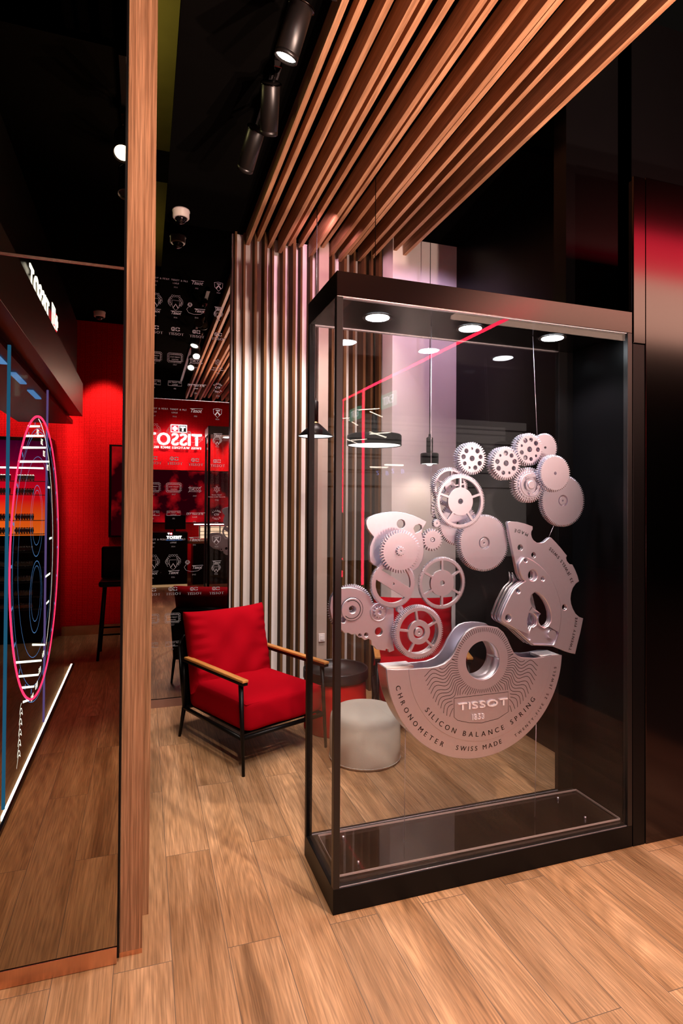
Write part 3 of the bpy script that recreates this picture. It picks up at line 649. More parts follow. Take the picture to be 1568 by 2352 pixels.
# teeth are cut a little deeper than they read in the photo so they stay visible
TD = 1.6
def gear(label, cx, cy, rp, teeth, style, yf=Y0, depth=0.012, rear=0.0, td=0.055, hub=True, spokes=5, ri=0.80, rc=0.42, sw=0.07, ph=0.0, tilt=0.3, rear_r=1.0):
    c = gp(cx, cy, yf); k = scl(cx, cy, yf); r = rp*k; td = td*TD
    t = thing('gear', label, 'gear', (c[0], yf, c[1]), 0, GG); off = (c[0], yf, c[1])
    holes = []
    if style == 'solid': holes = [circle(c[0], c[1], 0.22*r if hub else 0.09*r)]
    if style == 'holes':
        holes = [circle(c[0], c[1], 0.17*r)]
        for i in range(9):
            a = 2*PI*i/9+tilt; rr = (0.13, 0.15, 0.08, 0.14, 0.15, 0.12, 0.08, 0.14, 0.15)[i]*r
            holes.append(circle(c[0]+0.60*r*math.cos(a), c[1]+0.60*r*math.sin(a), rr, 24))
    if style == 'spokes':
        holes = [circle(c[0], c[1], 0.10*r if not hub else 0.24*r)]
        for i in range(spokes):
            a0 = tilt+2*PI*i/spokes; a1 = tilt+2*PI*(i+1)/spokes
            go = sw/2/ri; gi = sw/2/rc
            holes.append(ring_pts(c, ri*r, a0+go, a1-go, 14)+ring_pts(c, rc*r, a1-gi, a0+gi, 10))
    if style == 'bars':
        holes = [circle(c[0], c[1], 0.06*r)]
        for sg in (1, -1):
            pts = []
            for i in range(15):
                a = -0.55+PI/2*sg+(-1.28+2.56*i/14)
                pts.append((c[0]+0.78*r*math.cos(a), c[1]+0.78*r*math.sin(a)))
            d = (math.cos(-0.55), math.sin(-0.55)); nrm = (-d[1]*sg, d[0]*sg)
            p0 = pts[-1]; p1 = pts[0]
            holes.append(pts)
    o = plate('wheel', toothed(c[0], c[1], r, teeth, td*r, ph), holes, yf, depth, m_steel, t, 0.0004, off)
    if rear:
        hs = [circle(c[0], c[1], (ri if style == 'spokes' else 0.5)*r*rear_r)]
        plate('rear_wheel', toothed(c[0], c[1], r*rear_r, teeth, td*r, ph+0.4), [], yf+rear, depth*0.8, m_steel, t, 0.0004, off) if style != 'spokes' else plate('rear_wheel', toothed(c[0], c[1], r*rear_r, teeth, td*r, ph+0.4), hs, yf+rear, depth*0.8, m_steel, t, 0.0004, off)
        plate('spacer', circle(c[0], c[1], r*0.84, 60), [circle(c[0], c[1], r*0.81, 60)] if style in ('spokes', 'holes') else [], yf+depth, rear-depth, m_steel2, t, 0.0006, off)
    if hub and style in ('solid', 'spokes'):
        plate('hub', circle(c[0], c[1], 0.165*r), [circle(c[0], c[1], 0.035*r, 16)], yf+0.002, depth+0.006, m_steel, t, 0.0012, off)
    return t, c, r
gear('thick gear with round holes, topmost left of the arc, above the spoked wheel', 1084, 1053, 37.6, 40, 'holes', Y0-0.02, 0.012, 0.035, 0.10, tilt=0.2)
gear('thick gear with round holes between the topmost left gear and the double gear', 1162, 1064, 38.9, 40, 'holes', Y0-0.02, 0.012, 0.038, 0.10, tilt=0.9)
gear('gear with round holes at the very top of the arc below the hanging wire', 1216, 1032, 37.6, 40, 'holes', Y0-0.015, 0.012, 0.035, 0.10, tilt=1.4)
gear('plain gear half hidden behind the topmost holed gear, at its right', 1252, 1028, 33, 46, 'solid', Y0+0.045, 0.012, 0.0, 0.06, hub=False)
gear('plain solid gear overlapping the large plum disc at the upper right', 1275, 1087, 41.5, 52, 'solid', Y0-0.064, 0.012, 0.018, 0.05, hub=False, rear_r=1.05)
gear('large solid gear at the far right of the arc with a sunken hub', 1293, 1150, 60, 84, 'solid', Y0+0.016, 0.012, 0.016, 0.045)
t, c, r = gear('stacked gear with a raised domed boss below the holed gears', 1215, 1114, 41, 44, 'solid', Y0-0.024, 0.012, 0.028, 0.10, hub=False)
off = (c[0], Y0-0.024, c[1])
plate('cam_ring', toothed(c[0], c[1], r*0.80, 26, r*0.06), [circle(c[0], c[1], r*0.5)], Y0-0.032, 0.008, m_steel, t, 0.001, off)
plate('boss_plate', circle(c[0], c[1], r*0.66, 50), [circle(c[0], c[1], r*0.32), circle(c[0]-0.4*r, c[1]+0.38*r, r*0.09, 16), circle(c[0]+0.5*r, c[1]-0.1*r, r*0.09, 16), circle(c[0], c[1]-0.52*r, r*0.09, 16)], Y0-0.038, 0.008, m_steel, t, 0.001, off)
plate('boss', circle(c[0], c[1], r*0.24), [], Y0-0.044, 0.02, m_steel, t, 0.003, off)
gear('big spoked wheel with a broad centre disc in the upper middle', 1057.5, 1151.5, 63.4, 104, 'spokes', Y0-0.03, 0.012, 0.0, 0.04, hub=False, spokes=5, ri=0.84, rc=0.51, sw=0.08, tilt=PI/2)
gear('smaller spoked wheel peeking out behind the big spoked wheel at its upper left', 1034, 1118, 45, 60, 'spokes', Y0+0.02, 0.012, 0.02, 0.07, hub=False, spokes=5, ri=0.80, rc=0.30, sw=0.08, tilt=0.2)
gear('plain gear in the dark behind the big spoked wheel, edge showing below it', 1052, 1203, 50, 62, 'solid', Y0+0.032, 0.012, 0.0, 0.06, hub=False)
gear('thin toothed ring at the back, showing left of the big spoked wheel', 1034, 1170, 48, 44, 'spokes', Y0+0.07, 0.010, 0.0, 0.10, hub=False, spokes=3, ri=0.86, rc=0.2, sw=0.06)
gear('large solid gear with a sunken hub in the centre of the case', 1112, 1247, 65.5, 88, 'solid', Y0-0.01, 0.012, 0.026, 0.045)
gear('fine-toothed wheel with five spokes left of the dark gap, mid height', 1015.5, 1339, 60, 124, 'spokes', Y0-0.02, 0.012, 0.0, 0.03, hub=False, spokes=6, ri=0.86, rc=0.50, sw=0.08, tilt=PI/6)
gear('small coarse gear between the curved plate and the centre gear', 993.5, 1240, 26, 22, 'solid', Y0-0.01, 0.012, 0.016, 0.13)
gear('tiny round pinion beside the small coarse gear', 1003, 1202, 9.5, 14, 'solid', Y0-0.01, 0.02, 0.0, 0.12)
gear('serrated disc mounted on the curved upper left plate', 920, 1267, 50, 44, 'solid', Y0-0.068, 0.010, 0.012, 0.09, hub=False)
t, c, r = gear('tiny toothed hub at the middle of the serrated disc', 920.5, 1266, 11, 12, 'solid', Y0-0.080, 0.012, 0.0, 0.16, hub=True)
gear('wheel with two slanted bars under the serrated disc', 903, 1341, 56, 112, 'bars', Y0-0.045, 0.014, 0.0, 0.035, hub=False)
gear('five-spoked wheel with a sunken hub at the lower left, above the rotor', 962.5, 1452.5, 61.7, 88, 'spokes', Y0-0.058, 0.014, 0.024, 0.045, hub=True, spokes=5, ri=0.80, rc=0.45, sw=0.08, tilt=PI/2+0.15)
gear('toothed wheel at the far left half hidden by the case post', 806, 1398, 56, 64, 'solid', Y0+0.012, 0.012, 0.0, 0.06, hub=False)
gear('tiny stud pinion above the five-spoked wheel', 919, 1399.5, 8.5, 14, 'solid', Y0-0.03, 0.02, 0.0, 0.1)

# curved upper-left plate
def zp(pts, ox, oy, s, yp): return [gp(ox+a/s, oy+b_/s, yp) for a, b_ in pts]
def zc(cx, cy, r, ox, oy, s, yp, n=32):
    c = gp(ox+cx/s, oy+cy/s, yp); k = scl(ox+cx/s, oy+cy/s, yp); return circle(c[0], c[1], r/s*k, n)
BP = 'flat silver movement plates in the display case'
yp = Y0-0.008; A = (730, 1000, 3.484)
t = thing('movement_plate', 'curved top plate behind the serrated disc at the upper left', 'metal plate', (0.95, yp, 1.4), 0, BP); off = (0.95, yp, 1.4)
plate('plate_body', zp([(386, 680), (410, 655), (455, 635), (520, 619), (580, 612), (640, 613), (700, 622), (760, 639), (815, 661), (868, 690), (858, 715), (838, 745), (830, 790), (845, 850), (848, 930), (835, 1000), (800, 1060), (760, 1085), (560, 1080), (450, 1040), (418, 1010), (412, 950), (415, 890), (430, 850), (447, 812), (420, 780), (396, 745), (385, 710)], *A, yp),
      [zc(665, 708, 35, *A, yp), zp([(765, 745), (780, 720), (810, 710), (830, 722), (832, 745), (815, 765), (778, 782)], *A, yp)], yp, 0.018, m_steel, t, 0.0015, off)
# lower-left bridge plate
yp = Y0-0.018
t = thing('movement_plate', 'jagged lower left bridge plate with a spiral groove and tiny gear', 'metal plate', (0.85, yp, 1.1), 0, BP); off = (0.85, yp, 1.1)
plate('plate_body', zp([(105, 1300), (140, 1240), (185, 1222), (245, 1216), (300, 1222), (360, 1245), (410, 1285), (440, 1345), (520, 1350), (560, 1384), (608, 1388), (608, 1470), (602, 1580), (640, 1588), (640, 1606), (604, 1616), (600, 1640), (612, 1722), (572, 1736), (566, 1712), (545, 1708), (540, 1724), (470, 1714), (450, 1690), (430, 1680), (425, 1640), (405, 1628), (375, 1640), (350, 1620), (320, 1610), (300, 1590), (270, 1596), (240, 1580), (215, 1585), (190, 1560), (150, 1530), (110, 1460), (95, 1380)], *A, yp),
      [zc(272, 1392, 29, *A, yp), zc(487, 1570, 33, *A, yp), zc(386, 1596, 17, *A, yp), zc(335, 1600, 14, *A, yp),
       zp([(180, 1470), (205, 1440), (216, 1450), (232, 1425), (240, 1432), (214, 1500), (190, 1500)], *A, yp)], yp, 0.022, m_steel, t, 0.002, off)
plate('raised_disc', zc(272, 1392, 92, *A, yp, 60), [zc(272, 1392, 31, *A, yp)], yp-0.006, 0.007, m_steel, t, 0.002, off)
plate('raised_rim', zc(485, 1415, 74, *A, yp, 50), [zc(485, 1415, 64, *A, yp, 50)], yp-0.004, 0.006, m_steel, t, 0.0015, off)
c = gp(730+485/3.484, 1000+1412/3.484, yp); k = scl(870, 1405, yp)
plate('small_gear', toothed(c[0], c[1], 14*k, 12, 3*k), [circle(c[0], c[1], 5*k)], yp-0.012, 0.012, m_steel, t, 0.0008, off)
mtx = TX(); cc = gp(730+272/3.484, 1000+1392/3.484, yp-0.0072)
mtx.strip([(cc[0]+rr*k*math.cos(a), cc[1]+rr*k*math.sin(a)) for rr, a in [(21-0.9*i/20, -2.4+i*0.24) for i in range(20)]], 0.003, lambda u, v: (u-off[0], yp-0.0072-off[1], v-off[2]))
mtx.strip([(cc[0]+rr*k*math.cos(a), cc[1]+rr*k*math.sin(a)) for rr, a in [(26.5, -1.9+i*0.24) for i in range(22)]], 0.0022, lambda u, v: (u-off[0], yp-0.0062-off[1], v-off[2]))
mtx.done('spiral_groove', m_ink, t)

# right-hand bridge with engraved words
yp = Y0-0.04; B = (1140, 1180, 6.918)
t = thing('movement_plate', 'large fan-shaped bridge plate on the right reading 25 JEWELS SWISS MADE', 'metal plate', (1.72, yp, 1.15), 0, BP); off = (1.72, yp, 1.15)
outer = [(200, 118), (330, 128), (450, 155), (575, 200), (578, 245), (556, 285), (553, 330), (565, 380), (590, 420), (640, 458), (700, 466), (755, 450), (800, 410), (835, 380), (868, 378), (940, 450), (1020, 540), (1090, 630), (1122, 665), (1108, 700), (1120, 750), (1160, 800), (1208, 808), (1250, 890), (1290, 990), (1313, 1075), (1262, 1112), (1215, 1180), (1188, 1260), (1178, 1350), (1187, 1430), (1215, 1510), (1260, 1590), (1315, 1640), (1378, 1662), (1360, 1760), (1330, 1900), (1290, 2060), (1250, 2232), (1170, 2215), (1090, 2190), (900, 2110), (740, 2100), (560, 2095), (440, 1990), (290, 1850), (190, 1790), (85, 1735), (50, 1690), (42, 1620), (60, 1560), (120, 1420), (190, 1280), (250, 1180), (320, 1120), (405, 1065), (365, 1030), (330, 940), (270, 640), (215, 380), (175, 140)]
bean = [(585, 1245), (645, 1262), (710, 1315), (765, 1390), (805, 1470), (832, 1560), (838, 1650), (830, 1710), (790, 1770), (735, 1797), (685, 1770), (652, 1720), (645, 1670), (655, 1620), (685, 1582), (640, 1545), (590, 1510), (548, 1470), (525, 1410), (517, 1350), (530, 1290)]
cut2 = [(530, 1500), (495, 1570), (470, 1660), (468, 1740), (475, 1790), (492, 1860), (520, 1780), (560, 1785), (600, 1755), (612, 1690), (600, 1630), (560, 1590), (545, 1560)]
hl = [(378, 537, 48), (590, 655, 42), (440, 735, 26), (708, 1030, 30), (320, 1220, 36), (165, 1645, 50), (1080, 1485, 46), (860, 1912, 56), (535, 2020, 19)]
octo = [(490, 915), (515, 900), (555, 905), (575, 930), (575, 1010), (555, 1040), (515, 1045), (485, 1030), (478, 970)]
hs = [zc(*h, *B, yp) for h in hl]+[zp(bean, *B, yp), zp(cut2, *B, yp), zp(octo, *B, yp)]
plate('plate_body', zp(outer, *B, yp), hs, yp, 0.020, m_steel, t, 0.002, off)
inner = [(400, 690), (480, 695), (560, 735), (650, 800), (740, 885), (820, 980), (890, 1100), (945, 1230), (980, 1350), (1005, 1480), (1008, 1600), (1000, 1720), (975, 1880), (940, 2000), (895, 2095), (740, 2090), (565, 2085), (440, 1978), (290, 1840), (190, 1780), (95, 1728), (58, 1690), (50, 1620), (68, 1560), (125, 1425), (195, 1285), (255, 1187), (330, 1122), (425, 1066), (380, 1025), (345, 940), (320, 800)]
plate('raised_field', zp(inner, *B, yp), [zc(*h, *B, yp) for h in hl if h[0] not in (378, 590, 440, 1080)]+[zp(bean, *B, yp), zp(cut2, *B, yp), zc(550, 975, 82, *B, yp), zc(440, 735, 28, *B, yp)], yp-0.012, 0.013, m_steel, t, 0.0045, off)
rear = [(330, 950), (405, 1065), (470, 1100), (640, 1280), (740, 1700), (740, 2090), (560, 2095), (440, 1990), (290, 1850), (190, 1790), (85, 1735), (50, 1690), (42, 1620), (120, 1420), (190, 1280), (250, 1180), (320, 1120), (340, 1080)]
for dy in (0.034, 0.058):
    plate('rear_layer', zp(rear, *B, yp), [zc(*h, *B, yp) for h in hl if h[0] in (320, 165, 535)], yp+dy, 0.010, m_steel2, t, 0.0015, off)
def path_text(T, s, pts, size, y, o3, track=0.1, fit=True, wt=0.0):
    # pts (x, z); letters stand on the path, tops to its left
    L_ = [0]
    for a, b_ in zip(pts, pts[1:]): L_.append(L_[-1]+math.hypot(b_[0]-a[0], b_[1]-a[1]))
    tot = text_len(s, size, track)
    if fit and len(s) > 1: track += (L_[-1]-tot)/size/(len(s)-1)
    def fn(u):
        u_ = min(max(u, 0), L_[-1]-1e-6); i = max(j for j in range(len(L_)-1) if L_[j] <= u_)
        a, b_ = pts[i], pts[i+1]; q = (u-L_[i])/(L_[i+1]-L_[i]); d = ((b_[0]-a[0])/(L_[i+1]-L_[i]), (b_[1]-a[1])/(L_[i+1]-L_[i]))
        return (a[0]+(b_[0]-a[0])*q, a[1]+(b_[1]-a[1])*q), d
    u = 0
    for c in s:
        if c == ' ': u += (0.28+track)*size; continue
        vs, fs, wd = glyph(c, wt); (px_, pz), d = fn(u+wd*size/2); b = len(T.v)
        for bx in (-0.016, 0.016):
            b = len(T.v)
            for x, y_ in vs:
                X = (x-wd/2+bx)*size; Z = y_*size
                T.v.append((px_+d[0]*X-d[1]*Z-o3[0], y-o3[1], pz+d[1]*X+d[0]*Z-o3[2]))
            T.f += [tuple(b+i for i in f) for f in fs]
        u += (wd+track)*size
def smooth_pts(p, n=60):
    # quadratic interpolation through three or more points (Catmull-Rom)
    out = []; P_ = [p[0]]+p+[p[-1]]
    for i in range(1, len(P_)-2):
        for j in range(n//(len(p)-1)):
            tt = j/(n//(len(p)-1)); a, b_, c_, d_ = P_[i-1], P_[i], P_[i+1], P_[i+2]
            out.append(tuple(0.5*((2*b_[q])+(-a[q]+c_[q])*tt+(2*a[q]-5*b_[q]+4*c_[q]-d_[q])*tt*tt+(-a[q]+3*b_[q]-3*c_[q]+d_[q])*tt**3) for q in (0, 1)))
    out.append(p[-1]); return out
T = TX(); ye = yp-0.0008
path_text(T, 'MADE', smooth_pts(zp([(505, 315), (395, 265), (290, 238)], *B, ye)), 0.0215, ye, off)
path_text(T, '25 JEWELS SWISS', smooth_pts(zp([(1222, 1085), (1165, 940), (1075, 780), (975, 650), (858, 530)], *B, ye)), 0.021, ye, off)
path_text(T, 'TWENTY FIVE', smooth_pts(zp([(1182, 2178), (1240, 1950), (1272, 1800), (1288, 1650)], *B, ye)), 0.0195, ye, off)
T.done('engraved_lettering', m_ink, t)

# ------------------------------------------------------------------ rotor (half disc)
yf = 2.285; YB = yf+0.105; C = (860, 1380, 3.136)
p1, p2, p3 = gp(888, 1537, yf), gp(1092, 1742, yf), gp(1290, 1505, yf)
def circ3(a, b_, c):
    ax, ay = a; bx, by = b_; cx, cy = c
    d = 2*(ax*(by-cy)+bx*(cy-ay)+cx*(ay-by))
    ux = ((ax*ax+ay*ay)*(by-cy)+(bx*bx+by*by)*(cy-ay)+(cx*cx+cy*cy)*(ay-by))/d
    uy = ((ax*ax+ay*ay)*(cx-bx)+(bx*bx+by*by)*(ax-cx)+(cx*cx+cy*cy)*(bx-ax))/d
    return (ux, uy), math.hypot(ux-ax, uy-ay)
RC, RR = circ3(p1, p2, p3)
q1, q2, q3 = gp(938, 1538, yf), gp(1093, 1702, yf), gp(1266, 1505, yf)
IC, IR = circ3(q1, q2, q3)
RT = thing('rotor', 'large half-disc winding rotor engraved CHRONOMETER SWISS MADE at the bottom of the arc', 'rotor', (RC[0], yf, RC[1])); off = (RC[0], yf, RC[1])
a1 = math.atan2(p1[1]-RC[1], p1[0]-RC[0]); a3 = math.atan2(p3[1]-RC[1], p3[0]-RC[0])
if a1 > 0: a1 -= 2*PI
if a3 > 0.5: a3 -= 2*PI
arc = ring_pts(RC, RR, a1, a3, 70)
hump = zp([(1345, 390), (1275, 392), (1210, 404), (1150, 413), (1060, 408), (1025, 395), (1000, 372), (978, 328), (955, 275), (925, 225), (885, 192), (830, 182), (780, 180), (730, 186), (690, 200), (655, 228), (625, 270), (600, 312), (585, 345), (565, 385), (540, 420), (500, 452), (450, 472), (390, 482), (300, 488), (245, 492), (150, 497), (97, 502)], *C, yf)
HC = gp(860+778/3.136, 1380+428/3.136, yf); hk = scl(1108, 1516, yf); HR = 44.5*hk
body = arc+hump[1:-1]
plate('front_plate', body, [circle(HC[0], HC[1], HR, 64)], yf, 0.010, m_steel, RT, 0.0012, off)
plate('back_plate', body, [circle(HC[0], HC[1], HR, 64)], YB-0.010, 0.010, m_steel, RT, 0.0012, off)
plate('inner_field', ring_pts(IC, IR, math.atan2(q1[1]-IC[1], q1[0]-IC[0])-(2*PI if q1[1] > IC[1] else 0), math.atan2(q3[1]-IC[1], q3[0]-IC[0]), 70)+hump[2:-2], [circle(HC[0], HC[1], HR, 64)], yf-0.003, 0.004, m_steel, RT, 0.001, off)
b = MB(); n = 70
for (ra, aa) in ((RR-0.001, None),):
    prev = None
    for i in range(n+1):
        a = a1+(a3-a1)*i/n; X, Z = RC[0]+ra*math.cos(a)-off[0], RC[1]+ra*math.sin(a)-off[2]
        v = (b.bm.verts.new((X, 0.008, Z)), b.bm.verts.new((X, 0.098, Z)))
        if prev: b.bm.faces.new((prev[0], v[0], v[1], prev[1]))
        prev = v
o = b.done('rim_band', m_steel2, RT); md = o.modifiers.new('s', 'SOLIDIFY'); md.thickness = 0.004; md.offset = 0
b = MB()
prev = None
for i in range(65):
    a = 2*PI*i/64; X, Z = HC[0]+HR*math.cos(a)-off[0], HC[1]+HR*math.sin(a)-off[2]
    v = (b.bm.verts.new((X, 0.004, Z)), b.bm.verts.new((X, 0.101, Z)))
    if prev: b.bm.faces.new((prev[0], v[0], v[1], prev[1])).smooth = True
    prev = v
o = b.done('hub_tube', m_steel, RT); md = o.modifiers.new('s', 'SOLIDIFY'); md.thickness = 0.004; md.offset = 1
for (xa, xb) in ((p1[0]+0.004, q1[0]+0.03), (q3[0]-0.05, p3[0]-0.006)):
    zt = p1[1] if xa < RC[0] else p3[1]
    box('end_tray', xa-off[0], xb-off[0], 0.012, 0.092, zt-0.012-off[2], zt+0.002-off[2], m_whitepl, RT, 0.002)
# black engraving
T = TX(); ye = yf-0.0035
fe = lambda u, v: (u-off[0], ye-off[1], v-off[2])
r1 = 66*hk
N_ = 84
sh = zp([(573, 702), (963, 656), (962, 800), (890, 848), (770, 880), (680, 878), (600, 862), (573, 840)], *C, ye)
shx0, shx1 = sh[0][0], sh[1][0]; shz1 = max(sh[0][1], sh[1][1]); shz0 = min(p[1] for p in sh)
def inside(X, Z, poly):
    c_ = False; n_ = len(poly)
    for q in range(n_):
        (xa, za), (xb, zb) = poly[q], poly[q-1]
        if (za > Z) != (zb > Z) and X < (xb-xa)*(Z-za)/(zb-za)+xa: c_ = not c_
    return c_
def in_shield(x, z, m_=0.004): return shx0-m_ < x < shx1+m_ and shz0-m_*0.5 < z < shz1+m_
for i in range(N_):
    a = 2*PI*(i+0.5)/N_; d = math.sin(a)
    deg = math.degrees(a)
    if 12 < deg < 168: ln = 0.030; wav = 0
    elif deg <= 12 or deg >= 168:
        s_ = -d if d < 0 else 0
        if s_ < 0.80: ln = 0.195-0.03*s_; wav = 1
        else: ln = 0.20; wav = 0.35
    if deg >= 168 and deg < 180 or deg <= 12:
        if deg < 6 or 174 < deg: ln = 0.15
        else: ln = 0.03; wav = 0
    pts = []; segs = []
    nn = 26
    for j in range(nn+1):
        q = j/nn; rr = r1+ln*q
        sd = 1 if math.cos(a) > 0 else -1
        bend = 0.0
        if d < -0.05 or wav: bend = wav*(0.0125*math.sin(q*ln/0.195*2*PI*2.0)*min(1, q*5))
        drop = wav*0.020*q*(-1)
        X = HC[0]+rr*math.cos(a)+(-math.sin(a))*bend*sd; Z = HC[1]+rr*math.sin(a)+math.cos(a)*bend*sd+drop*(0.5 if d < -0.4 else 0.2)
        ok = math.hypot(X-IC[0], Z-IC[1]) < IR-0.066 and not in_shield(X, Z)
        if deg > 12 and deg < 168: ok = True
        ok = ok and inside(X, Z+0.007, body)
        if ok: pts.append((X, Z))
        else:
            if len(pts) > 2: segs.append(pts)
            pts = []
    if len(pts) > 2: segs.append(pts)
    for sgm in segs: T.strip(sgm, 0.0024, fe)
T.strip(sh+[sh[0]], 0.0022, fe)
# arc words
def arc_pts(c, r, s0, s1, n=80):
    A0 = math.atan2(s0[1]-c[1], s0[0]-c[0]); A1 = math.atan2(s1[1]-c[1], s1[0]-c[0])
    while A1 < A0: A1 += 2*PI
    return ring_pts(c, r, A0, A1, n)
def rad(p, c): return math.hypot(p[0]-c[0], p[1]-c[1])
s0, s1, sm = gp(975, 1632, ye), gp(1229, 1606, ye), gp(1099, 1692, ye)
SC, SR = circ3(s0, sm, s1)
path_text(T, 'SILICON BALANCE SPRING', arc_pts(SC, SR, s0, s1), 0.0315, ye, off)
T.done('engraved_lines', m_ink, RT)
T = TX(); ye2 = yf-0.0006
c0, c1 = gp(906, 1578, ye2), gp(1014, 1721, ye2)
Rb = RR-0.024
path_text(T, 'CHRONOMETER', arc_pts(RC, RR-0.030, c0, c1), 0.030, ye2, off)
c0, c1 = gp(1044, 1730, ye2), gp(1155, 1716, ye2)
path_text(T, 'SWISS MADE', arc_pts(RC, RR-0.034, c0, c1), 0.029, ye2, off)
c0, c1 = gp(1183, 1693, ye2), gp(1277, 1532, ye2)
path_text(T, 'TWENTY-FIVE 25 JEWELS', arc_pts(RC, RR-0.024, c0, c1), 0.0195, ye2, off)
T.done('rim_lettering', m_ink, RT)
T = TX()
g0 = gp(860+600/3.136, 1380+775/3.136, ye); l = text_len('TISSOT', 0.038, 0.10)
T.text('TISSOT', lambda u, v: (g0[0]+u*((gp(1160, 1600, ye)[0]-g0[0])/l)-off[0], yf-0.006-off[1], g0[1]-0.008+v*1.1-off[2]), 0.038, 0.10, wt=0.012)
g1 = gp(860+702/3.136, 1380+852/3.136, ye)
T.text('1853', lambda u, v: (g1[0]+u*1.05-off[0], yf-0.005-off[1], g1[1]-0.004+v*1.1-off[2]), 0.031, 0.16, wt=0.008)
T.done('raised_lettering', pbr('highlight_silver', (0.82, 0.76, 0.79), 0.5, 0.35), RT, 0.004)  # rotor silver coloured lighter to stand in for highlights on the letters

# hanging wires
def wire(label, a, b_):
    a = Vector(a); b_ = Vector(b_)
    o = MB().tube((0, 0, 0), b_-a, 0.0011, n=6).done('hanging_wire', m_steel, loc=a); tag(o, label, 'wire', 'thin wires holding the watch parts')
xg = gp(990, 1060, 2.36)
wire('thin wire from the case canopy down to the spoked wheels', (xg[0], 2.36, gp(998, 1180, 2.36)[1]), (gp(990, 757, 2.36)[0], 2.36, 2.346))
wire('thin wire from the case canopy to the topmost gear', (gp(1233, 1000, 2.34)[0], 2.34, gp(1233, 1000, 2.34)[1]), (gp(1223, 776, 2.34)[0], 2.34, 2.346))
wire('thin wire under the left half of the rotor down to the acrylic plate', (gp(928, 1950, 2.33)[0], 2.33, 0.1105), (gp(931, 1640, 2.33)[0], 2.33, gp(931, 1640, 2.33)[1]))
wire('thin wire under the right half of the rotor down to the acrylic plate', (gp(1228, 1890, 2.33)[0], 2.33, 0.1105), (gp(1231, 1640, 2.33)[0], 2.33, gp(1231, 1640, 2.33)[1]))
wire('short slanted wire between the far right gear and the fan-shaped plate', (gp(1258, 1238, 2.33)[0], 2.33, gp(1258, 1238, 2.33)[1]), (gp(1271, 1208, 2.33)[0], 2.33, gp(1271, 1208, 2.33)[1]))

# ------------------------------------------------------------------ armchairs
def cushion_mesh(wx, dy, hz, seed=0, puff=0.5, wr=0.006, n=28, corner=0.0):
    me = bpy.data.meshes.new('cushion'); bm = bmesh.new(); rnd = random.Random(seed)
    ph = [rnd.uniform(0, 6) for _ in range(8)]
    def val(u, v):
        e = max(0.0, (1-abs(u)**4)*(1-abs(v)**4)); return e**puff
    G = {}
    for s in (1, -1):
        for i in range(n+1):
            for j in range(n+1):
                u = -1+2*i/n; v = -1+2*j/n
                # denser near the rim
                u = math.sin(u*PI/2); v = math.sin(v*PI/2)
                edge = (i in (0, n) or j in (0, n))
                if edge and s == -1: G[(s, i, j)] = G[(1, i, j)]; continue
                t_ = val(u, v)
                pinch = 1-0.05*(abs(u)**2*(1-abs(v))) if corner else 1
                x = u*wx/2*(1-0.055*corner*(1-abs(v)**3)); y = v*dy/2*(1-0.05*corner*(1-abs(u)**3))
                w_ = wr*(math.sin(9*u+4*v+ph[0])*0.5+math.sin(5*v-7*u+ph[1])*0.6+math.sin(17*u*abs(v)+ph[2])*0.35)
                w_ += wr*1.4*corner*math.sin(26*v+ph[3])*max(0, abs(u)-0.6)/0.4*(1 if u < 0 else 0.6)
                z = s*(hz/2*t_)+(w_*t_ if s > 0 else 0)
                G[(s, i, j)] = bm.verts.new((x, y, z))
    for s in (1, -1):
        for i in range(n):
            for j in range(n):
                q = [G[(s, i, j)], G[(s, i+1, j)], G[(s, i+1, j+1)], G[(s, i, j+1)]]
                f = bm.faces.new(q if s > 0 else q[::-1]); f.smooth = True
    bmesh.ops.recalc_face_normals(bm, faces=bm.faces); bm.to_mesh(me); bm.free(); return me
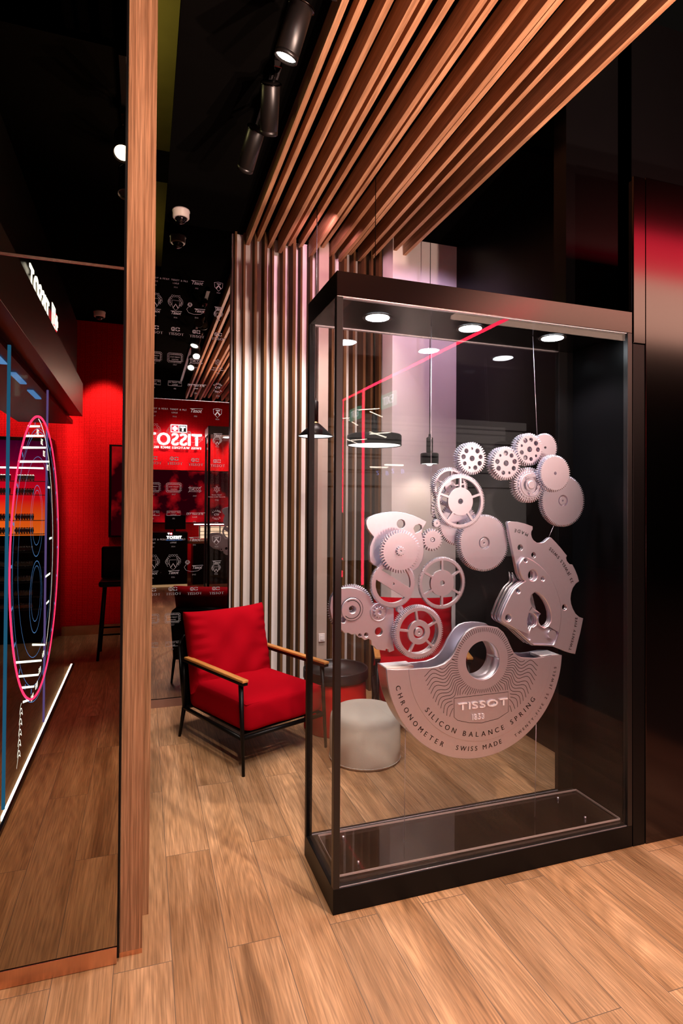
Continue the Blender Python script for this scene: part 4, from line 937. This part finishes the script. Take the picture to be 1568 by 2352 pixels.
def armchair(loc, rz, label, seed):
    t = thing('armchair', label, 'armchair', loc, rz, 'red armchairs with wooden armrests')
    # local: +y forward, x right
    for sx in (-1, 1):
        X = 0.305*sx
        MB().tube((X*1.01, 0.395, 0), (X, 0.355, 0.518), 0.009, 0.015, 14).done('leg', m_black, t)
        MB().tube((X*1.01, -0.385, 0), (X, -0.325, 0.22), 0.009, 0.015, 14).tube((X, -0.325, 0.21), (X, -0.340, 0.52), 0.015, 0.014, 14).done('leg', m_black, t)
        a = MB().box(X-0.020, X+0.020, -0.30, 0.405, 0.531, 0.547).done('armrest', m_arm, t, bevel=0.004)
        MB().box(X-0.018, X+0.018, -0.345, 0.400, 0.513, 0.531).done('arm_rail', m_black, t, bevel=0.002)
        MB().tube((X, -0.33, 0.205), (X, 0.37, 0.205), 0.013, n=12).done('side_rail', m_black, t)
    b = MB(); b.tube((-0.305, 0.37, 0.205), (0.305, 0.37, 0.205), 0.013); b.tube((-0.305, -0.33, 0.205), (0.305, -0.33, 0.205), 0.013)
    b.box(-0.27, 0.27, -0.30, 0.34, 0.214, 0.222); b.done('seat_frame', m_black, t)
    # back shell: rounded metal frame with panel
    b = MB(); th = 0.22; pts = []
    y0, z0, y1, z1 = -0.345, 0.20, -0.43, 0.655
    prof = [(-0.30, 0), (-0.30, 0.86), (-0.285, 0.94), (-0.25, 1.0), (0.25, 1.0), (0.285, 0.94), (0.30, 0.86), (0.30, 0)]
    P3 = [Vector((x, y0+(y1-y0)*q, z0+(z1-z0)*q)) for x, q in prof]
    nrm = Vector((0, -(z1-z0), (y1-y0))).normalized()*0.022
    b.prism(P3, (0, 0, 0), nrm); b.done('back_shell', m_black, t, bevel=0.004)
    b = MB(); b.path([p for p in P3], 0.010, 10); b.done('back_frame', m_black, t)
    # seat cushion: boxy
    me = bpy.data.meshes.new('seat_cushion'); bm = bmesh.new(); bmesh.ops.create_cube(bm, size=1)
    bmesh.ops.subdivide_edges(bm, edges=bm.edges, cuts=14, use_grid_fill=True)
    for v in bm.verts:
        x, y, z = v.co*2
        rx = 0.285; ry = 0.34; rz_ = 0.088
        X, Y, Z = x*rx, y*ry, z*rz_
        # round the edges by pulling towards a superellipsoid
        dome_ = 0.016*(1-x**4)*(1-y**4) if z > 0.9 else 0
        e = 0.03
        cx_, cy_, cz_ = max(abs(X)-(rx-e), 0), max(abs(Y)-(ry-e), 0), max(abs(Z)-(rz_-e), 0)
        l = math.sqrt(cx_*cx_+cy_*cy_+cz_*cz_)
        if l > e:
            k = e/l
            X = math.copysign(min(abs(X), rx-e)+cx_*k, X); Y = math.copysign(min(abs(Y), ry-e)+cy_*k, Y); Z = math.copysign(min(abs(Z), rz_-e)+cz_*k, Z)
        bulge = 0.006*(1-z*z)
        X += math.copysign(bulge, x) if abs(x) > 0.95 else 0; Y += math.copysign(bulge, y) if abs(y) > 0.95 else 0
        Z += dome_+0.002*math.sin(X*23+Y*9+seed)
        v.co = (X, Y, Z)
    for f in bm.faces: f.smooth = True
    bm.to_mesh(me); bm.free()
    o = link('seat_cushion', me, m_red, t, (0, 0.045, 0.312)); o.rotation_euler = (math.radians(1.5), 0, 0)
    b = MB(); pts = [(sx*0.279, sy*0.334, 0) for sx, sy in ((-1, -1), (1, -1), (1, 1), (-1, 1), (-1, -1))]
    b.path(pts, 0.0028, 6); pp = b.done('piping', m_red, o); pp.location = (0, 0, 0.0725)
    me = cushion_mesh(0.625, 0.53, 0.21, seed, 0.36, 0.009, 48, 1.0)
    o = link('back_cushion', me, m_red, t, (0, -0.285, 0.575)); o.rotation_euler = (math.radians(90-13), 0, PI)
    return t
fx, fy = 0.40, -0.915
armchair((0.675, 3.872, 0), math.atan2(fy, fx)-PI/2, 'red armchair with black metal legs in front of the smoked mirror, facing the camera', 3)
armchair((1.90, 3.93, 0), math.radians(180-19.5), 'red armchair seen through the display case behind the gears', 8)

# ottoman, tray table
OT = thing('pouf', 'low cream round pouf seen through the display case', 'pouf', (1.303, 3.425, 0))
R_ = 0.2165
MB().lathe([(0, 0.0), (R_-0.012, 0.0), (R_-0.003, 0.006), (R_, 0.02), (R_+0.002, 0.13), (R_, 0.235), (R_-0.004, 0.262), (R_-0.014, 0.284), (R_-0.035, 0.297), (R_-0.08, 0.303), (0, 0.306)], n=72).done('upholstered_body', m_cream, OT)
b = MB(); b.path([((R_+0.0015)*math.cos(2*PI*i/60), (R_+0.0015)*math.sin(2*PI*i/60), 0.016) for i in range(61)], 0.0022, 6); b.done('bottom_piping', m_cream, OT)
TT = thing('tray_table', 'round red pouf table topped with a black tray, between the armchairs', 'side table', (1.281, 3.95, 0))
MB().lathe([(0, 0), (0.212, 0), (0.219, 0.012), (0.217, 0.18), (0.208, 0.335), (0.20, 0.352), (0, 0.354)], n=64).done('upholstered_base', m_redv, TT)
o = MB().lathe([(0, 0.3545), (0.21, 0.3545), (0.222, 0.345), (0.2265, 0.355), (0.2265, 0.412), (0.2245, 0.416), (0.221, 0.416), (0.218, 0.408), (0.217, 0.366), (0.0, 0.365)], n=72).done('tray', m_tray, TT); o['label'] = 'black rimmed tray'

# ------------------------------------------------------------------ shop behind the camera (seen in the mirrors)
def vb(name, x0, x1, ya, yb, z0, z1, mat, parent=None, M=M1, bevel=0.0):     # a box given by where it shows in a mirror
    return box(name, x0, x1, 2*M-yb, 2*M-ya, z0, z1, mat, parent, bevel)
t = thing('sign_fascia', 'black shop fascia with lit TISSOT letters, reflected in the bronze mirror', 'shop sign', (0, 0, 0))
vb('fascia_board', -0.78, -0.58, 2.2, 6.28, 2.40, 2.72, m_blackfr, t, M1, 0.002)
vb('sign_board', -0.80, -0.63, 2.2, 6.2, 2.72, 3.3, m_blackwall, t)
vb('soffit', -1.2, -0.70, 2.2, 6.6, 2.36, 2.40, m_black, t)
T = TX(); T.text('TISSOT', lambda u, v: (-0.615, -0.05+u, 2.745+v), 0.20, 0.12, wt=0.01); T.done('lit_letters', emit('shop_sign_letter', (0.95, 0.98, 1.0), 7), t, 0.006)
T = TX(); f = lambda u, v: (-0.615, -0.40+u, 2.755+v)
T.rect(0, 0, 0.15, 0.15, f); T.done('logo_square', m_letterr, t, 0.006)
T = TX(); f = lambda u, v: (-0.602, -0.40+u, 2.755+v)
T.rect(0.055, 0.025, 0.095, 0.125, f); T.rect(0.025, 0.055, 0.125, 0.095, f)
for q in ((0.155, 0, 0.165, 0.15), (0.295, 0, 0.305, 0.15), (0.155, 0, 0.305, 0.01), (0.155, 0.14, 0.305, 0.15), (0.185, 0.10, 0.275, 0.125), (0.218, 0.025, 0.242, 0.12)): T.rect(*q, f)
T.done('logo_marks', MATS['shop_sign_letter'], t, 0.004)
b = MB()
for ya in (2.9, 3.5, 4.1, 4.7): b.box(-0.80, -0.76, 2*M1-ya-0.35, 2*M1-ya, 2.350, 2.358)
b.done('blue_led_insert', m_etchb, t)

t = thing('etched_glass_panel', 'edge-lit etched glass panel with red neon ring, reflected in the bronze mirror', 'glass panel', (-0.64, 0, 0))
box('glass_sheet', -0.006, 0.006, -1.24, 1.01, 0.05, 2.33, glass('low_reflection_pane', (0.97, 0.98, 0.99), 1.4, 0.06), t)
box('floor_led_strip', -0.008, 0.008, -1.88, 1.02, 0.0, 0.022, m_led, t)
box('floor_channel', 0.008, 0.022, -1.90, 1.5, 0.0, 0.026, m_black, t)
box('panel_joint', -0.006, 0.007, -0.2125, -0.2095, 0.05, 2.33, emit('violet_edge_glow', (0.35, 0.25, 1.0), 0.9), t)
box('lit_edge', -0.007, 0.007, 1.0, 1.012, 0.05, 2.33, emit('cyan_edge_glow', (0.03, 0.22, 0.55), 1.3), t)
yc, zc_ = 2*M1-4.185, 1.22
def ringm(r, wd, n=96, k=1.0, dy=0, dz=0): return [(yc+dy+r*k*math.cos(2*PI*i/n), zc_+dz+r*math.sin(2*PI*i/n)) for i in range(n+1)]
fn = lambda u, v: (0.009, u, v)
T = TX(); T.strip(ringm(0.875, 0), 0.012, fn); o = T.done('neon_ring', m_neon, t, 0.006); o['label'] = 'red neon ring'
T = TX(); T.strip(ringm(0.80, 0), 0.0035, fn); T.strip(ringm(0.62, 0, dy=0.05), 0.003, fn); T.strip(ringm(0.84, 0, dz=-0.06, dy=-0.02), 0.004, fn)
T.strip(ringm(0.22, 0, dz=0.22, dy=0.1), 0.004, fn); T.strip(ringm(0.17, 0, dz=0.24, dy=0.1), 0.003, fn); T.strip(ringm(0.22, 0, dz=-0.25, dy=0.1), 0.004, fn); T.strip(ringm(0.17, 0, dz=-0.23, dy=0.1), 0.003, fn)
for k in range(24):
    a = 2*PI*k/24; T.strip([(yc+0.83*math.cos(a+0.02*q), zc_+0.83*math.sin(a+0.02*q)) for q in range(2)], 0.03, fn)
T.done('etched_circles', m_etchb, t)
T = TX()
yrs = [(3.746, 4.150, 1.986, 2.036, '2014'), (3.661, 4.304, 1.922, 1.992, '2016'), (3.569, 4.399, 1.849, 1.923, '2018'), (3.494, 4.557, 1.768, 1.84, '2019'), (3.97, 4.466, 0.698, 0.586, '1954'), (3.494, 4.329, 0.712, 0.514, '1965'), (3.567, 4.217, 0.619, 0.451, '1968'), (3.654, 4.064, 0.533, 0.421, '1969'), (3.7, 3.9, 0.44, 0.39, '')]
for y0_, y1_, za_, z, s in yrs:
    T.strip([(2*M1-y0_, za_), (2*M1-y1_, z)], 0.012, fn)
    if s: T.text(s, lambda u, v: (0.009, 2*M1-y1_+0.03+u, z-0.065+v), 0.055, 0.05)
for z, ya, yb in ((1.30, 4.60, 4.72), (1.05, 4.45, 4.66), (0.86, 4.5, 4.62), (1.66, 4.5, 4.6)): T.strip([(2*M1-ya, z), (2*M1-yb, z)], 0.014, fn)
T.strip([(2*M1-(4.02+0.75*math.sin(q)), 1.22+0.86*math.cos(q)) for q in [0.1+i*0.08 for i in range(30)]], 0.007, fn)
T.strip([(2*M1-3.66+0.045*math.sin(q*1.3)+0.02*q/8, 0.43-q*0.011+0.018*math.cos(q*2.6)) for q in [i*0.25 for i in range(104)]], 0.004, fn)
T.done('etched_years', m_etch, t)

# red-backlit watch cabinet and pictures on the red wall
t = thing('watch_cabinet', 'dark glowing red and orange watch cabinet, reflected in the bronze mirror', 'cabinet', (-1.35, -3.3, 0))
box('carcass', -0.5, 0.36, 0.0, 0.28, 0, 2.28, m_black, t, 0.004)
box('glowing_back_panel', -0.48, 0.30, 0.28, 0.285, 1.19, 2.24, m_glowgrad, t)
b = MB(); b.box(-0.2, 0.28, 0.285, 0.32, 1.93, 1.945); b.done('shelf_light', m_led, t)
wb = bpy.data.meshes.new('watch')
bm = bmesh.new(); n = 14
for i in range(n):
    a = 2*PI*i/n
    m_ = Matrix.Translation((0, 0.024*math.cos(a), 0.032*math.sin(a)))
    bmesh.ops.create_cube(bm, size=1, matrix=m_ @ Matrix.Rotation(a, 4, 'X') @ Matrix.Diagonal((0.018, 0.006, 0.012, 1)))
bmesh.ops.create_cone(bm, cap_ends=True, segments=16, radius1=0.018, radius2=0.017, depth=0.009, matrix=Matrix.Translation((0, 0.028, 0)) @ Matrix.Rotation(PI/2, 4, 'X'))
bm.to_mesh(wb); bm.free(); wb.materials.append(pbr('polished_steel', (0.85, 0.8, 0.78), 0.15, 1.0))
sh_m = pbr('dark_shelf', (0.02, 0.015, 0.015), 0.3)
for r_, z in enumerate((1.83, 1.68, 1.40, 1.25, 1.05, 0.88, 0.72, 0.56, 0.42)):
    box('shelf', -0.45, 0.30, 0.285, 0.37, z-0.045, z-0.038, sh_m, t)
    for side, x0 in ((0, -1.55), (1, -1.32)):
        for k in range(7):
            o = bpy.data.objects.new('wrist_watch', wb); COL.objects.link(o); o.location = (x0+0.026*k, -2.975, z)
            tag(o, 'tiny steel wristwatch in the shelf rows of the reflected watch cabinet', 'watch', 'wristwatches in the reflected cabinet')
spot('watch_fill_light', (-1.2, -2.2, 2.3), (-1.35, -3.0, 1.0), 60, (0.9, 0.9, 1.0), 80, 0.6)  # unseen spot added in front of the cabinet to brighten the watches
o = box('framed_screen', -0.40, 0.9, 0, 0.06, 1.15, 2.25, m_black, loc=(0, -3.29, 0)); t = thing('wall_screen', 'dark screen with drifting red smoke picture on the reflected red wall', 'screen', (0, -3.29, 0)); o.parent = t; o.location = (0, 0, 0); o.name = 'screen_frame'
box('screen_face', -0.37, 2.2, 0.06, 0.063, 1.17, 2.23, m_smoke, t)
box('screen_frame', 0.9, 2.25, 0, 0.06, 1.15, 2.25, m_black, t)
# bar stool in the bronze mirror
t = thing('bar_stool', 'black bar stool against the reflected red wall in the bronze mirror', 'stool', (-0.22, -2.2, 0))
MB().box(-0.20, 0.20, -0.20, 0.20, 0.72, 0.78).done('seat', m_black, t, bevel=0.02)
MB().box(-0.20, 0.20, -0.22, -0.17, 0.76, 1.10).done('backrest', m_black, t, bevel=0.02)
for sx in (-1, 1):
    for sy in (-1, 1): MB().tube((sx*0.20, sy*0.20, 0), (sx*0.15, sy*0.15, 0.73), 0.014).done('leg', m_black, t)
b = MB(); P_ = [(sx*0.185, sy*0.185, 0.25) for sx, sy in ((-1, -1), (1, -1), (1, 1), (-1, 1), (-1, -1))]; b.path(P_, 0.009, 8); b.done('footrest', m_black, t)
# counter with monitor
t = thing('reception_counter', 'black reception counter reflected in the smoked mirror', 'counter', (0.2, -2.3, 0))
box('body', -0.05, 0.58, -0.25, 0.28, 0, 1.02, m_black, t, 0.004)
o = box('footlight', -0.05, 0.58, 0.28, 0.284, 0.004, 0.05, emit('foot_glow', (1, 0.6, 0.3), 0.9), t)
T = TX(); T.text('TISSOT', lambda u, v: (0.47-u, 0.286, 0.90+v), 0.075, 0.08, bold=0.08); T.rect(0, 0, 0.001, 0.001, lambda u, v: (0.3-u, 0.286, 0.98+v)); T.done('lit_letters', m_letter, t, 0.004)
T = TX(); T.text('SWISS WATCHES SINCE 1853', lambda u, v: (0.49-u, 0.286, 0.868+v), 0.022, 0.12); T.done('small_letters', m_etchb, t)
T = TX(); f = lambda u, v: (0.30-u, 0.286, 0.975+v); T.rect(0, 0, 0.04, 0.04, f); T.done('logo_square', m_letterr, t)
T = TX(); f = lambda u, v: (0.30-u, 0.288, 0.975+v)
T.rect(0.015, 0.006, 0.025, 0.034, f); T.rect(0.006, 0.015, 0.034, 0.025, f); T.rect(0.048, 0.026, 0.08, 0.034, f); T.rect(0.060, 0.004, 0.068, 0.03, f); T.done('logo_marks', m_letter, t)
t = thing('monitor', 'black monitor standing on the reflected reception counter', 'monitor', (0.55, -2.15, 1.02))
box('screen', -0.18, 0.2, -0.02, 0.02, 0.05, 0.32, m_black, t, 0.004); MB().tube((0, 0, 0.0), (0, 0, 0.08), 0.02).done('stand', m_black, t); MB().lathe([(0, 0), (0.09, 0), (0.09, 0.01), (0, 0.01)]).done('foot', m_black, t)
# big wall sign on the red wall
t = thing('wall_sign', 'large lit TISSOT sign on the red wall, mirrored in the smoked mirror', 'shop sign', (0, -3.318, 0))
T = TX(); L_ = text_len('TISSOT', 0.36, 0.07)+0.05*0.36*6
kx = 1.12/L_
T.text('TISSOT', lambda u, v: (1.128-u*kx, 0.09, 2.765+v*0.98), 0.36, 0.07, bold=0.05); o = T.done('lit_letters', m_letter, t, 0.03)
T = TX(); T.text('SWISS WATCHES SINCE 1853', lambda u, v: (1.125-u, 0.05, 2.695+v), 0.064, 0.14, bold=0.06); T.done('small_letters', emit('soft_letters', (1, 0.95, 0.95), 6), t)
T = TX(); f = lambda u, v: (0.823-u, 0.09, 3.03+v); T.rect(0.165, 0.005, 0.31, 0.15, f); T.done('logo_square', m_letterr, t, 0.03)
T = TX(); f = lambda u, v: (0.823-u, 0.108, 3.03+v)
for q in ((0.218, 0.03, 0.257, 0.125), (0.19, 0.058, 0.285, 0.097), (0.0, 0.0, 0.32, 0.008), (0.0, 0.148, 0.32, 0.156), (0.0, 0, 0.008, 0.156), (0.155, 0, 0.163, 0.156), (0.312, 0, 0.32, 0.156), (0.03, 0.10, 0.13, 0.125), (0.068, 0.03, 0.093, 0.12)): T.rect(*q, f)
T.done('logo_marks', m_letter, t, 0.006)
T = TX(); T.rect(0.002, 0.002, 0.158, 0.152, lambda u, v: (0.823-u, 0.09, 3.03+v)); T.done('logo_backing', m_black, t, 0.02)
# lit shop shelves further back, seen under the sign at the right of the smoked mirror
t = thing('shop_counter', 'wooden shop counter with lit glass shelves, reflected at the right of the smoked mirror', 'counter', (1.3, -2.55, 0))
box('counter_top', -0.5, 0.9, -0.2, 0.35, 0.79, 0.84, m_counter, t, 0.003); box('counter_body', -0.4, 0.9, -0.2, 0.3, 0, 0.79, m_black, t)
box('lit_shelf_back', -0.25, 0.9, -0.22, -0.20, 0.86, 1.10, m_shelf, t)
b = MB()
for z in (0.93, 1.0, 1.08): b.box(-0.25, 0.9, -0.2, -0.05, z, z+0.006)
for x in (-0.25, -0.05, 0.15, 0.35, 0.6): b.box(x, x+0.01, -0.2, -0.05, 0.84, 1.12)
b.done('shelf_frame', m_black, t)
box('top_light', -0.35, 0.9, -0.2, -0.17, 1.135, 1.15, m_led, t)

# mall opposite: luminous ceiling with red coves, linear tubes, exit sign, bright front
t = thing('luminous_ceiling_panel', 'peach luminous mall ceiling panel with red cove, seen only as a blurred reflection', 'ceiling light', (0, 0, 4.2))
box('peach_diffuser', 4.2, 9.5, -3.1, -1.05, 0, 0.05, m_malllight, t)
box('red_cove', 4.2, 9.5, -1.05, -0.25, 0, 0.05, m_mallred, t)
t = thing('red_led_frame', 'red LED outline reflected as thin red lines in the display case glass', 'LED strip', (2.55, -2.28, 0))
box('upright', -0.012, 0.012, -0.012, 0.012, 0.6, 2.93, m_redline, t)
b = MB(); b.box(-0.010, 0.010, 0.0, 3.2, 2.92, 2.94); b.done('lintel', m_redline, t)
t = thing('exit_sign', 'green EXIT sign reflected in the display case glass', 'exit sign', (1.85, -0.11, 2.33))
box('sign_body', 0, 0.02, 0.0, 0.26, -0.005, 0.105, m_exit, t)
T = TX(); T.text('EXIT', lambda u, v: (-0.002, 0.235-u*0.98, 0.016+v*1.0), 0.095, 0.06, bold=0.03); T.done('letters', m_exitw, t)
MB().tube((0.01, 0.13, 0.125), (0.01, 0.13, 1.9), 0.004).done('hanger', m_black, t)
def mirrored(x, y, yv): p = on(x, y, 1, yv); return Vector((p.x, 2*2.149-p.y, p.z))
for i, (a, b_) in enumerate((((866, 945, 6.6), (893, 957, 6.0)), ((840, 941, 6.5), (887, 938, 6.4)), ((865, 992, 6.0), (901, 1004, 5.5)), ((865, 996.5, 6.5), (912, 993, 6.4)))):
    p = mirrored(*a); q = mirrored(*b_); o = MB().tube((0, 0, 0), q-p, 0.006, n=8).done('tube_light', m_tube, loc=p)
    tag(o, '%s from the top of the criss-cross mall tube lights, reflected in the display case glass' % ORD[i], 'tube light', 'mall tube lights')
t = thing('mall_shopfront', 'pale lit shopfront across the mall, faintly reflected in the display case glass', 'shopfront', (4.3, -6.2, 0))
box('facade', -1.6, 3.5, -0.1, 0, 0.5, 3.3, m_mallwall, t)
b = MB()
for k in range(5): b.box(-1.6, 3.5, 0.0, 0.03, 1.9+0.3*k, 1.93+0.3*k)
b.done('lintel_bars', m_black, t)
a_ = mirrored(906, 1067, 2*2.149+6.1); c_ = mirrored(946, 1068, 2*2.149+6.1)
box('light_shelf', a_.x-4.3, c_.x-4.3, 0.0, 0.1, a_.z-0.012, a_.z+0.012, m_tube, t)
T = TX(); a_ = mirrored(917, 1087, 2*2.149+6.1); T.text('S B', lambda u, v: (a_.x-4.3+u, 0.11, a_.z+v), 0.13, 0.42, bold=0.08)
o = T.done('lit_letters', m_sb, t)
